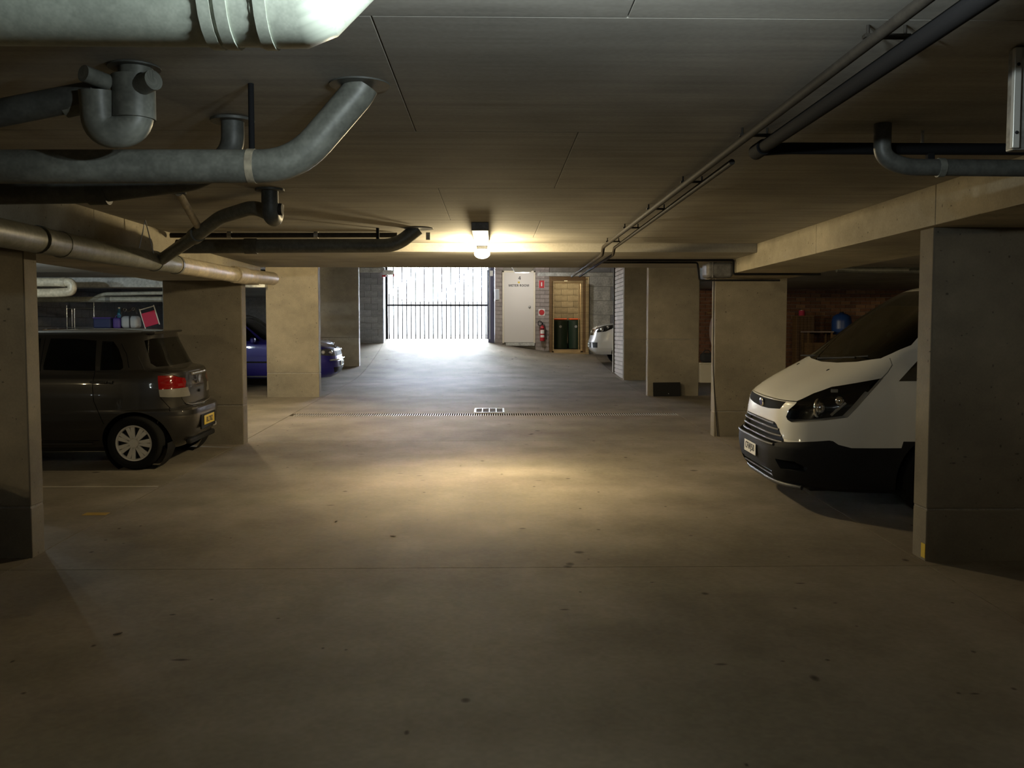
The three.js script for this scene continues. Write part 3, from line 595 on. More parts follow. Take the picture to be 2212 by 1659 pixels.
  part('hanger', rod(L(g, -1.1, 2.66, 8.9), L(g, -1.1, 2.778, 8.9), 0.016), M.blackMetal, g);
  part('coupling', collar(L(g, -2.3, 2.604, 8.9), new THREE.Vector3(1, 0, 0), 0.074, 0.12), M.pvcDark, g);
  part('flange', new THREE.CylinderGeometry(0.14, 0.14, 0.01, 24).translate(-0.71 + 1.8, 2.775 - 2.61, 0), M.pvcDark, g);
  part('cable_tag', rbox(0.04, 0.07, 0.02, 0.004), M.pvcCream, g).position.set(-0.62 + 1.8, 2.7 - 2.61, 0.02);
  g = thing('water_pipe', 'thin copper water pipe clipped to the slab behind the dark drain pipe', 'pipe', V(-1.9, 2.745, 9.25));
  part('pipe_run', pipe([L(g, -3.18, 2.74, 9.25), L(g, -0.95, 2.748, 9.25)], 0.024, 0.05, 14), M.copper, g);
  for (const x of [-2.6, -1.75]) part('clip', collar(L(g, x, 2.744, 9.25), new THREE.Vector3(1, 0, 0), 0.034, 0.04), M.steel, g);
}
// ------------------------------------------------------------------ pipework, right
{
  const L = (o, x, y, d) => V(x, y, d).sub(o.position);
  let g = thing('sprinkler_pipe', 'long thin pipe pair clipped under the slab along the right of the aisle', 'pipe', V(1.28, 2.7, 5));
  part('pipe_run', pipe([L(g, 1.19, 2.715, -3.8), L(g, 1.2, 2.715, 10.15), L(g, 1.2, 2.64, 10.25), L(g, 1.2, 2.635, 14.2)], 0.019, 0.05, 14), M.copper, g);
  part('pipe_run', pipe([L(g, 1.28, 2.705, 5.0), L(g, 1.32, 2.705, 10.15), L(g, 1.32, 2.64, 10.25), L(g, 1.32, 2.635, 14.2)], 0.016, 0.05, 14), M.copper, g);
  for (const d of [-0.2, 1.5, 3.0, 4.5, 5.9, 7.2, 8.5, 9.8]) { const k = part('pipe_bracket', rbox(0.15, 0.012, 0.03, 0.003), M.copper, g); k.position.copy(L(g, 1.26, 2.742, d)); part('bracket_rod', rod(new THREE.Vector3(-0.06, 0, 0), new THREE.Vector3(-0.06, 0.035, 0), 0.006), M.copper, k); part('bracket_rod', rod(new THREE.Vector3(0.06, 0, 0), new THREE.Vector3(0.06, 0.035, 0), 0.006), M.copper, k); }
  g = thing('fire_main', 'thick black pipe along the right ceiling turning off towards the hanging cabinet', 'pipe', V(1.6, 2.69, 2));
  part('pipe_run', pipe([L(g, 1.31, 2.69, -3.8), L(g, 1.31, 2.69, 4.62)], 0.031, 0.25, 18), M.blackMetal, g);
  part('tee_branch', pipe([L(g, 1.31, 2.69, 4.6), L(g, 1.42, 2.69, 4.55), L(g, 2.94, 2.69, 4.55)], 0.029, 0.08, 14), M.blackMetal, g);
  part('tee_fitting', collar(L(g, 1.31, 2.69, 4.58), new THREE.Vector3(0, 0, 1), 0.038, 0.14), M.blackMetal, g);
  part('hanger', rod(L(g, 2.1, 2.69, 4.55), L(g, 2.1, 2.778, 4.55), 0.008), M.steel, g);
  part('valve', rbox(0.035, 0.07, 0.035, 0.006), M.blackMetal, g).position.copy(L(g, 2.14, 2.64, 4.55));
  g = thing('drain_pipe', 'dim grey drain pipe low under the right ceiling below the black pipe', 'pipe', V(2.3, 2.58, 4.4));
  part('pipe_run', pipe([L(g, 1.84, 2.776, 4.4), L(g, 1.84, 2.62, 4.4), L(g, 1.95, 2.575, 4.4), L(g, 2.94, 2.57, 4.4)], 0.04, 0.07, 18), M.pvcDark, g);
  part('coupling', collar(L(g, 2.12, 2.573, 4.4), new THREE.Vector3(1, 0, 0), 0.045, 0.03), M.pvc, g);
  g = thing('hanging_cabinet', 'grey steel cabinet hanging under the ceiling at the right photo edge', 'cabinet', V(2.1, 2.42, 3.22));
  part('cabinet_body', rbox(0.62, 0.35, 0.05, 0.006), M.galv, g).position.y = 0.178;
  part('cabinet_lip', rbox(0.025, 0.34, 0.02, 0.003), M.silver, g).position.set(-0.305, 0.178, 0.025);
  for (const y of [0.06, 0.29]) part('rivet', new THREE.SphereGeometry(0.006, 8, 6), M.blackMetal, g).position.set(-0.305, y, 0.036);
  part('cabinet_front', rbox(0.54, 0.3, 0.012, 0.004), M.galv, g).position.set(0.02, 0.178, 0.026);
  // conduit run wrapping round the end of the right beam
  g = thing('conduit', 'black conduit running under the band beam and stepping round the right beam', 'conduit', V(2.6, 2.65, 12.3));
  part('conduit_run', pipe([L(g, 1.36, 2.660, 11.3), L(g, 2.93, 2.660, 11.3), L(g, 2.93, 2.492, 11.3), L(g, 4.0, 2.492, 11.3)], 0.014, 0.03, 12), M.blackMetal, g);
  part('conduit_run', pipe([L(g, 1.36, 2.665, 11.75), L(g, 2.585, 2.665, 11.75), L(g, 2.585, 2.435, 11.62), L(g, 3.6, 2.435, 11.62)], 0.012, 0.03, 12), M.blackMetal, g);
  g = thing('duct_elbow', 'grey sheet-metal duct end tucked under the right beam at the pillar head', 'duct', V(2.78, 2.55, 11.5));
  part('duct_body', rbox(0.33, 0.19, 0.3, 0.045, 4), M.ductGrey, g).position.set(0, 0, 0);
  part('seam', rbox(0.012, 0.194, 0.304, 0.004), M.ductGrey, g).position.set(-0.09, 0, 0);
  g = thing('drain_pipe', 'dark drain pipe under the right bay ceiling above the van windscreen', 'pipe', V(6, 2.74, 14));
  part('pipe_run', pipe([L(g, 5.2, 2.735, 14.0), L(g, 5.5, 2.72, 14.0), L(g, 8.5, 2.71, 14.0)], 0.05, 0.08, 18), M.pvcDark, g);
  part('branch', pipe([L(g, 6.3, 2.71, 14), L(g, 6.6, 2.66, 13.4), L(g, 7.6, 2.64, 13.2)], 0.04, 0.08, 16), M.pvcDark, g);
  g = thing('cable', 'thin black cable hanging down the edge of the pillar by the van', 'cable', V(2.97, 0.4, 12.4));
  part('cable_run', pipe([L(g, 2.965, 2.5, 12.45), L(g, 2.965, 1.3, 12.44), L(g, 2.99, 0.8, 12.405), L(g, 3.03, 0.38, 12.40)], 0.006, 0.3, 8), M.blackPlastic, g);
}
// ------------------------------------------------------------------ pipework in the left bay
{
  const L = (o, x, y, d) => V(x, y, d).sub(o.position);
  let g = thing('bay_pipe', 'cream pipe with a down elbow under the left bay ceiling', 'pipe', V(-7.6, 2.6, 16));
  part('pipe_run', pipe([L(g, -8.85, 2.63, 16), L(g, -7.35, 2.63, 16), L(g, -7.18, 2.63, 16), L(g, -7.18, 2.47, 16), L(g, -7.45, 2.45, 16), L(g, -8.85, 2.43, 16)], 0.075, 0.13, 20), M.pvcCream, g);
  part('coupling', collar(L(g, -7.32, 2.63, 16), new THREE.Vector3(1, 0, 0), 0.083, 0.07), M.pvcCream, g);
  g = thing('bay_pipe', 'long grey pipe low across the back of the left bay', 'pipe', V(-7, 2.36, 16.8));
  part('pipe_run', pipe([L(g, -8.88, 2.36, 16.8), L(g, -5.4, 2.37, 16.8)], 0.05, 0.1, 18), M.pvc, g);
  part('branch', pipe([L(g, -7.2, 2.36, 16.8), L(g, -7.0, 2.46, 16.8), L(g, -5.9, 2.48, 16.8), L(g, -5.75, 2.5, 16.8), L(g, -5.75, 2.8, 16.8)], 0.034, 0.1, 16), M.pvc, g);
  for (const x of [-6.9, -5.9]) part('coupling', collar(L(g, x, 2.365, 16.8), new THREE.Vector3(1, 0, 0), 0.056, 0.08), M.pvcDark, g);
}

// ------------------------------------------------------------------ vehicles: stacked plan outlines lofted into a closed body, panes and lamps cut out of it
function pchip(xs, ys) {
  const n = xs.length, h = [], d = [], m = new Array(n).fill(0);
  for (let i = 0; i < n - 1; i++) { h[i] = xs[i + 1] - xs[i]; d[i] = (ys[i + 1] - ys[i]) / h[i]; }
  m[0] = d[0]; m[n - 1] = d[n - 2];
  for (let i = 1; i < n - 1; i++) m[i] = d[i - 1] * d[i] <= 0 ? 0 : (h[i - 1] + h[i]) * 3 / ((2 * h[i] + h[i - 1]) / d[i - 1] + (h[i] + 2 * h[i - 1]) / d[i]);
  return (x) => { let i = 0; while (i < n - 2 && x > xs[i + 1]) i++; const t = (x - xs[i]) / h[i], t2 = t * t, t3 = t2 * t; return (2 * t3 - 3 * t2 + 1) * ys[i] + (t3 - 2 * t2 + t) * h[i] * m[i] + (-2 * t3 + 3 * t2) * ys[i + 1] + (t3 - t2) * h[i] * m[i + 1]; };
}
// levels: [y, xLow, xHigh, halfWidth]; nLow / nHigh: squareness of the two ends
function loftBody(levels, { nLow = 4.5, nHigh = 4.5, cx, rings = 72, seg = 112, crown = 0.03, crownRings = 8, inset = 0 }) {
  const s = [0]; for (let i = 1; i < levels.length; i++) s.push(s[i - 1] + 0.012 + Math.hypot(levels[i][0] - levels[i - 1][0], (levels[i][1] - levels[i - 1][1]) * 0.5, (levels[i][2] - levels[i - 1][2]) * 0.4));
  const f = [0, 1, 2, 3].map((k) => pchip(s, levels.map((l) => l[k]))), fn = pchip(s, levels.map((l) => l[4] ?? nLow));
  const ts = new Set(s); for (let i = 0; i <= rings; i++) ts.add(s[s.length - 1] * i / rings);
  const list = [...ts].sort((a, b) => a - b).filter((t, i, a) => !i || t - a[i - 1] > 1e-4);
  const q = seg / 4, outline = (x0, x1, w, nl) => {
    const out = [];
    for (let k = 0; k < 4; k++) {
      const low = k === 1 || k === 2, n = low ? nl : nHigh, a = low ? cx - x0 : x1 - cx, dense = [];
      for (let i = 0; i <= 60; i++) { const t = i / 60 * Math.PI / 2, e = Math.pow(Math.cos(t), 2 / n), g = Math.pow(Math.sin(t), 2 / n); dense.push([e * a, g * w]); }
      const l = [0]; for (let i = 1; i <= 60; i++) l.push(l[i - 1] + Math.hypot(dense[i][0] - dense[i - 1][0], (dense[i][1] - dense[i - 1][1]) * 1.2));
      for (let i = 0; i < q; i++) { const r = (k % 2 ? 1 - i / q : i / q) * l[60]; let j = 0; while (j < 59 && l[j + 1] < r) j++; const u = Math.min(1, Math.max(0, (r - l[j]) / (l[j + 1] - l[j]))); const px = dense[j][0] + (dense[j + 1][0] - dense[j][0]) * u, pz = dense[j][1] + (dense[j + 1][1] - dense[j][1]) * u; out.push([cx + (low ? -px : px), k < 2 ? pz : -pz]); }
    }
    return out;
  };
  const pos = [], uv = [], idx = [];
  const ringsOut = list.map((t) => ({ y: f[0](t), o: outline(f[1](t) + inset, f[2](t) - inset, f[3](t) - inset, fn(t)) }));
  const top = ringsOut[ringsOut.length - 1], mx = (f[1](s[s.length - 1]) + f[2](s[s.length - 1])) / 2;
  for (let k = 1; k < crownRings; k++) { const r = 1 - k / crownRings; ringsOut.push({ y: top.y + crown * (1 - r * r), o: top.o.map(([x, z]) => [mx + (x - mx) * r, z * r]) }); }
  const push = (x, y, z) => { pos.push(x, y, z); uv.push(x + z * 0.3, y); };
  for (const r of ringsOut) for (const [x, z] of r.o) push(x, r.y, z);
  const R = ringsOut.length;
  for (let i = 0; i < R - 1; i++) for (let k = 0; k < seg; k++) { const a = i * seg + k, b = i * seg + (k + 1) % seg, c = a + seg, d = b + seg; idx.push(a, c, b, b, c, d); }
  const tc = pos.length / 3; push(mx, top.y + crown, 0);
  for (let k = 0; k < seg; k++) idx.push((R - 1) * seg + k, tc, (R - 1) * seg + (k + 1) % seg);
  const bc = pos.length / 3; push(cx, ringsOut[0].y, 0); const b0 = pos.length / 3; for (const [x, z] of ringsOut[0].o) push(x, ringsOut[0].y, z);
  for (let k = 0; k < seg; k++) idx.push(b0 + k, b0 + (k + 1) % seg, bc);
  const g = new THREE.BufferGeometry(); g.setAttribute('position', new THREE.Float32BufferAttribute(pos, 3)); g.setAttribute('uv', new THREE.Float32BufferAttribute(uv, 2)); g.setIndex(idx); g.computeVertexNormals();
  return g;
}
const ev = new Evaluator(); ev.useGroups = false; ev.attributes = ['position', 'normal', 'uv'];
const brush = (g) => { const b = new Brush(g); b.updateMatrixWorld(); return b; };
const csg = (a, b, op) => ev.evaluate(brush(a), brush(b), op).geometry;
const cut = (a, b) => csg(a, b, SUBTRACTION), common = (a, b) => csg(a, b, INTERSECTION);
const toShape = (pts, smooth) => { const s = new THREE.Shape(); if (smooth) { s.setFromPoints(new THREE.CatmullRomCurve3(pts.map(([x, y]) => new THREE.Vector3(x, y, 0)), true, 'centripetal').getPoints(pts.length * 5).map((p) => new THREE.Vector2(p.x, p.y)).slice(0, -1)); } else s.setFromPoints(pts.map(([x, y]) => new THREE.Vector2(x, y))); return s; };
function prismZ(pts, z0, z1, smooth) { const g = new THREE.ExtrudeGeometry(toShape(pts, smooth), { depth: z1 - z0, bevelEnabled: false, curveSegments: 8 }); g.translate(0, 0, z0); return g; }
function prismX(pts, x0, x1, smooth) { const g = new THREE.ExtrudeGeometry(toShape(pts.map(([z, y]) => [-z, y]), smooth), { depth: x1 - x0, bevelEnabled: false }); g.rotateY(Math.PI / 2); g.translate(x0, 0, 0); return g; }
function prismY(pts, y0, y1, smooth) { const g = new THREE.ExtrudeGeometry(toShape(pts.map(([x, z]) => [x, -z]), smooth), { depth: y1 - y0, bevelEnabled: false }); g.rotateX(-Math.PI / 2); g.translate(0, y0, 0); return g; }
// thin strip along a polyline (panel gap)
function strip2(pts, w) { const L = [], Rr = []; for (let i = 0; i < pts.length; i++) { const a = pts[Math.max(0, i - 1)], b = pts[Math.min(pts.length - 1, i + 1)], dx = b[0] - a[0], dy = b[1] - a[1], l = Math.hypot(dx, dy); L.push([pts[i][0] - dy / l * w / 2, pts[i][1] + dx / l * w / 2]); Rr.unshift([pts[i][0] + dy / l * w / 2, pts[i][1] - dx / l * w / 2]); } return [...L, ...Rr]; }
const mirrored = (pts) => pts.map(([z, y]) => [-z, y]);

const HATCH = [ // y, rear, front, half width
  [0.19, 0.20, 3.60, 0.70], [0.24, 0.12, 3.66, 0.765], [0.33, 0.05, 3.72, 0.805], [0.45, 0.012, 3.75, 0.832], [0.56, 0.0, 3.745, 0.845], [0.615, 0.008, 3.73, 0.8475], [0.635, 0.03, 3.72, 0.8475], [0.655, 0.105, 3.71, 0.8475],
  [0.78, 0.10, 3.62, 0.846], [0.86, 0.105, 3.42, 0.842], [0.93, 0.118, 3.1, 0.836], [0.985, 0.12, 2.86, 0.822], [1.03, 0.128, 2.72, 0.80], [1.055, 0.155, 2.67, 0.79], [1.075, 0.27, 2.63, 0.783], [1.12, 0.30, 2.56, 0.768], [1.22, 0.345, 2.40, 0.728], [1.33, 0.39, 2.21, 0.678], [1.41, 0.415, 2.05, 0.635], [1.455, 0.42, 1.94, 0.595], [1.478, 0.46, 1.85, 0.555]];
const VAN = [ // y, nose, rear, half width
  [0.20, 0.22, 4.9, 0.88], [0.235, 0.10, 4.95, 0.93], [0.30, 0.045, 4.97, 0.96], [0.40, 0.012, 4.97, 0.98], [0.50, 0.0, 4.97, 0.986], [0.565, 0.004, 4.97, 0.99], [0.60, 0.03, 4.97, 0.992], [0.63, 0.055, 4.97, 0.993], [0.80, 0.085, 4.97, 0.993], [0.88, 0.10, 4.97, 0.992], [0.935, 0.118, 4.97, 0.991], [0.965, 0.145, 4.97, 0.99],
  [1.02, 0.215, 4.97, 0.985], [1.09, 0.325, 4.97, 0.978], [1.17, 0.47, 4.97, 0.966], [1.24, 0.60, 4.97, 0.955], [1.30, 0.70, 4.97, 0.945], [1.45, 0.91, 4.97, 0.915, 5.2], [1.62, 1.15, 4.96, 0.875, 6], [1.78, 1.39, 4.94, 0.825, 6.4], [1.88, 1.56, 4.92, 0.785, 6.4], [1.93, 1.67, 4.89, 0.745, 6.4], [1.955, 1.77, 4.86, 0.70, 6.4]];
const hatchPose = { pos: V(-3.32, floorY(0, 10.82), 10.82), rot: [TILT, Math.PI, 0] };
const vanPose = { pos: V(2.39, floorY(0, 8.54), 8.54), rot: [TILT, 0, 0] };
const glassDark = phys({ color: lin(0.26, 0.30, 0.28), transmission: 1, roughness: 0.02, ior: 1.5, thickness: 0 });
const paint = (r, g, b, o = {}) => phys({ color: lin(r, g, b), roughness: 0.42, metalness: o.metal ?? 0, clearcoat: 1, clearcoatRoughness: 0.04 });
const P = { grey: paint(0.022, 0.0205, 0.0195, { metal: 0.5 }), white: paint(0.66, 0.65, 0.60), blue: paint(0.016, 0.012, 0.20, { metal: 0.2 }), silver: paint(0.42, 0.44, 0.46, { metal: 0.4 }), ute: paint(0.62, 0.65, 0.70), dark: paint(0.02, 0.02, 0.022) };
const lensRed = phys({ color: lin(0.20, 0.003, 0.004), roughness: 0.08, clearcoat: 1 });
const lensClear = phys({ color: lin(0.19, 0.18, 0.16), roughness: 0.3, clearcoat: 0.4 });
const lensDull = phys({ color: lin(0.05, 0.05, 0.055), roughness: 0.5, specularIntensity: 0.5 });
const lensDark = phys({ color: lin(0.9, 0.9, 0.9), transmission: 1, roughness: 0.01, ior: 1.3, thickness: 0 });
const glossBlack = phys({ color: lin(0.008, 0.008, 0.008), roughness: 0.12, clearcoat: 1 });
const seatCloth = std({ color: lin(0.05, 0.05, 0.048), roughness: 0.95 });
class Carver {
  constructor(g) { this.g = g; }
  take(p) { const c = common(this.g, p); this.g = cut(this.g, p); return c; }
  drop(p) { this.g = cut(this.g, p); }
}
function wheel(parent, x, y, z, r, width, side, style) {
  const w = new THREE.Group(); w.name = 'wheel'; parent.add(w); w.position.set(x, y, z); if (side < 0) w.rotation.y = Math.PI;
  const h = width / 2, t = [[0.68, -h], [0.90, -h], [0.965, -h * 0.86], [1, -h * 0.5], [1, h * 0.5], [0.965, h * 0.86], [0.90, h], [0.68, h], [0.66, h * 0.6], [0.66, -h * 0.6], [0.68, -h]].map(([a, b]) => new THREE.Vector2(a * r, b));
  part('tyre', new THREE.LatheGeometry(t, 48).rotateX(Math.PI / 2), M.rubber, w);
  part('rim_well', cyl(r * 0.665, r * 0.665, width * 0.55, 40).rotateX(Math.PI / 2), M.blackPlastic, w).position.z = -width * 0.12;
  const hub = style.mat, z0 = h * 0.72;
  const ring = new THREE.LatheGeometry([[0.675, -0.02], [0.675, 0.012], [0.655, 0.018], [0.60, 0.010], [0.585, -0.012]].map(([a, b]) => new THREE.Vector2(a * r, b)), 48).rotateX(Math.PI / 2);
  part('rim_ring', ring, hub, w).position.z = z0;
  const spoke = (a0, a1, r0, r1) => { const s = new THREE.Shape(); s.moveTo(-a0, r0); s.lineTo(a0, r0); s.lineTo(a1, r1); s.lineTo(-a1, r1); s.closePath(); const g = new THREE.ExtrudeGeometry(s, { depth: 0.012, bevelEnabled: true, bevelSize: 0.004, bevelThickness: 0.006, bevelSegments: 2 }); return g; };
  for (let i = 0; i < style.n; i++) for (const k of style.pair ? [-1, 1] : [0]) {
    const s = part('spoke', spoke(r * (style.pair ? 0.045 : 0.08), r * (style.pair ? 0.068 : 0.1), r * 0.12, r * 0.63), hub, w);
    s.position.z = z0 - 0.012; s.rotation.z = (i + 0.25) / style.n * Math.PI * 2 + k * 0.155;
  }
  part('hub_cap', cyl(r * 0.16, r * 0.2, 0.03, 28).rotateX(Math.PI / 2), hub, w).position.z = z0 + 0.004;
  return w;
}
function plate(parent, text, w, h, bg, fg, x, y, z, ry) {
  const p = part('number_plate', rbox(w, h, 0.006, 0.003), bg, parent); p.position.set(x, y, z); p.rotation.y = ry;
  part('lettering', letters(text, h * 0.56, 0.0015), fg, p).position.z = 0.0031;
  return p;
}
function seat(parent, x, z, face) {
  const s = new THREE.Group(); s.name = 'seat'; parent.add(s); s.position.set(x, 0, z);
  part('cushion', rbox(0.5, 0.14, 0.48, 0.05, 3), seatCloth, s).position.set(0.1 * face, 0.52, 0);
  const b = part('backrest', rbox(0.12, 0.6, 0.46, 0.05, 3), seatCloth, s); b.position.set(-0.16 * face, 0.86, 0); b.rotation.z = 0.2 * face;
  const h = part('headrest', rbox(0.09, 0.2, 0.26, 0.04, 3), seatCloth, s); h.position.set(-0.24 * face, 1.24, 0); h.rotation.z = 0.15 * face;
}
// ---- grey hatchback, tail to the aisle
{
  const g = thing('hatchback_car', 'dark grey hatchback parked tail-out on the left with a yellow number plate', 'car', hatchPose.pos, null, hatchPose.rot);
  const opt = { cx: 1.9, nLow: 4.6, nHigh: 4 };
  const C = new Carver(loftBody(HATCH, opt));
  const inner = loftBody(HATCH.filter((l) => l[0] > 0.4), { ...opt, rings: 40, seg: 64, inset: 0.035, crown: 0.018 });
  inner.translate(0, -0.022, 0);
  C.drop(inner);
  for (const x of [0.555, 3.015]) for (const s of [-1, 1]) { const a = cyl(0.345, 0.345, 0.5, 56).rotateX(Math.PI / 2); a.translate(x, 0.285, s * 0.75); C.drop(a); }
  const sides = [[-1, -0.95, -0.45], [1, 0.45, 0.95]];
  const doorW = [[1.475, 1.415], [1.505, 1.12], [1.50, 1.083], [1.25, 1.076], [0.955, 1.073], [0.985, 1.39], [1.2, 1.412]];
  const frontW = [[1.58, 1.415], [1.56, 1.085], [2.35, 1.06], [2.5, 1.09], [2.12, 1.38], [1.95, 1.41]];
  const quart = [[0.925, 1.385], [0.905, 1.078], [0.70, 1.078], [0.675, 1.10], [0.69, 1.17], [0.745, 1.30], [0.81, 1.38]];
  for (const [s, z0, z1] of sides) {
    part('rear_door_window', C.take(prismZ(doorW, z0, z1)), glassDark, g);
    part('quarter_window', C.take(prismZ(quart, z0, z1)), glassDark, g);
    part('front_door_window', C.take(prismZ(frontW, z0, z1)), glassDark, g);
    const lamp = [[0.325, 1.01], [0.20, 1.005], [0.13, 0.965], [0.118, 0.86], [0.112, 0.862], [0.31, 0.862]];
    const low = [[0.31, 0.860], [0.112, 0.860], [0.10, 0.757], [0.30, 0.782]];
    const t = part('tail_lamp', C.take(prismZ(lamp, s > 0 ? 0.3 : -0.95, s > 0 ? 0.95 : -0.3)), lensRed, g); t.userData.label = 'red tail lamp';
    part('reversing_lens', C.take(prismZ(low, s > 0 ? 0.3 : -0.95, s > 0 ? 0.95 : -0.3)), lensClear, t);
    // panel gaps: rear door, fuel flap side, bumper split
    for (const line of [[[0.955, 1.07], [0.965, 0.9], [0.955, 0.75], [0.905, 0.62], [0.86, 0.5]], [[1.535, 1.42], [1.535, 1.07], [1.55, 0.7], [1.54, 0.32]], [[1.54, 0.32], [1.2, 0.315], [0.93, 0.32]], [[0.30, 0.78], [0.235, 0.68], [0.20, 0.62]], [[0.62, 1.10], [0.66, 1.24], [0.73, 1.36]]]) C.drop(prismZ(strip2(line, 0.006), s > 0 ? 0.6 : -0.95, s > 0 ? 0.95 : -0.6));
    // door handle
    const hp = new THREE.Group(); hp.name = 'door_handle'; g.add(hp); hp.position.set(0.90, 0.955, s * 0.828);
    part('grip', new THREE.CapsuleGeometry(0.014, 0.15, 6, 12).rotateZ(Math.PI / 2).scale(1, 1, 0.8), P.grey, hp).position.z = s * 0.014;
    part('lock_cap', rbox(0.05, 0.035, 0.02, 0.008), P.grey, hp).position.set(-0.12, 0, s * 0.004);
  }
  const rw = [[-0.56, 1.10], [0.56, 1.10], [0.585, 1.14], [0.50, 1.385], [0.42, 1.405], [-0.42, 1.405], [-0.50, 1.385], [-0.585, 1.14]];
  part('rear_window', C.take(prismX(rw, -0.2, 0.9)), glassDark, g);
  part('windscreen', C.take(prismX([[-0.66, 1.03], [0.66, 1.03], [0.56, 1.40], [-0.56, 1.40]], 1.8, 3.2)), glassDark, g);
  const tg = [[-0.40, 0.665], [0.40, 0.665], [0.49, 0.74], [0.50, 0.98], [0.66, 1.06], [0.60, 1.30], [0.52, 1.43]];
  for (const q of [tg.slice(1), tg.slice(1).map(([z, y]) => [-z, y])]) C.drop(prismX(strip2(q, 0.007), -0.2, 0.55));
  part('body', C.g, P.grey, g);
  part('tailgate_trim', sweep(bendPath([new THREE.Vector3(0.098, 0.685, -0.43), new THREE.Vector3(0.086, 0.66, -0.33), new THREE.Vector3(0.06, 0.648, 0), new THREE.Vector3(0.086, 0.66, 0.33), new THREE.Vector3(0.098, 0.685, 0.43)], 0.1), 0.008, 10), M.chrome, g);
  part('spoiler', rbox(0.16, 0.026, 0.9, 0.012, 3), P.grey, g).position.set(0.50, 1.468, 0);
  part('gate_handle', rbox(0.05, 0.035, 0.5, 0.014, 2), M.chrome, g).position.set(0.112, 1.0, 0);
  part('emblem', cyl(0.045, 0.045, 0.01, 24).rotateZ(Math.PI / 2), M.chrome, g).position.set(0.093, 0.93, 0);
  part('keyhole', rbox(0.02, 0.03, 0.03, 0.006), M.blackPlastic, g).position.set(0.095, 0.79, 0.0);
  part('plate_recess', rbox(0.02, 0.17, 0.52, 0.008), M.blackPlastic, g).position.set(0.004, 0.45, 0);
  plate(g, 'BL70Z', 0.372, 0.107, M.yellow, M.ink, -0.012, 0.462, 0, -Math.PI / 2);
  part('fog_lens', rbox(0.03, 0.05, 0.12, 0.012, 2), lensClear, g).position.set(0.035, 0.36, 0.33);
  part('lower_valance', rbox(0.06, 0.06, 0.9, 0.02, 2), M.blackPlastic, g).position.set(0.09, 0.255, 0);
  part('floor_pan', rbox(3.0, 0.06, 1.2, 0.02), M.blackPlastic, g).position.set(1.85, 0.20, 0);
  part('sill_strip', rbox(1.7, 0.012, 0.012, 0.004), P.grey, g).position.set(1.85, 0.285, -0.80);
  part('sill_strip', rbox(1.7, 0.012, 0.012, 0.004), P.grey, g).position.set(1.85, 0.285, 0.80);
  seat(g, 2.1, -0.36, 1); seat(g, 2.1, 0.36, 1); seat(g, 1.15, -0.36, 1); seat(g, 1.15, 0.36, 1);
  for (const x of [0.555, 3.015]) for (const s of [-1, 1]) wheel(g, x, 0.292, s * 0.735, 0.292, 0.185, s, { n: 7, pair: true, mat: M.hubcap });
  for (const [x0, s] of [[0.555, 1], [0.555, -1]]) part('arch_liner', new THREE.CylinderGeometry(0.344, 0.344, 0.26, 32, 1, true, -Math.PI / 2, Math.PI).rotateX(Math.PI / 2).rotateZ(0).translate(x0, 0.285, s * 0.63), M.blackPlastic, g);
}
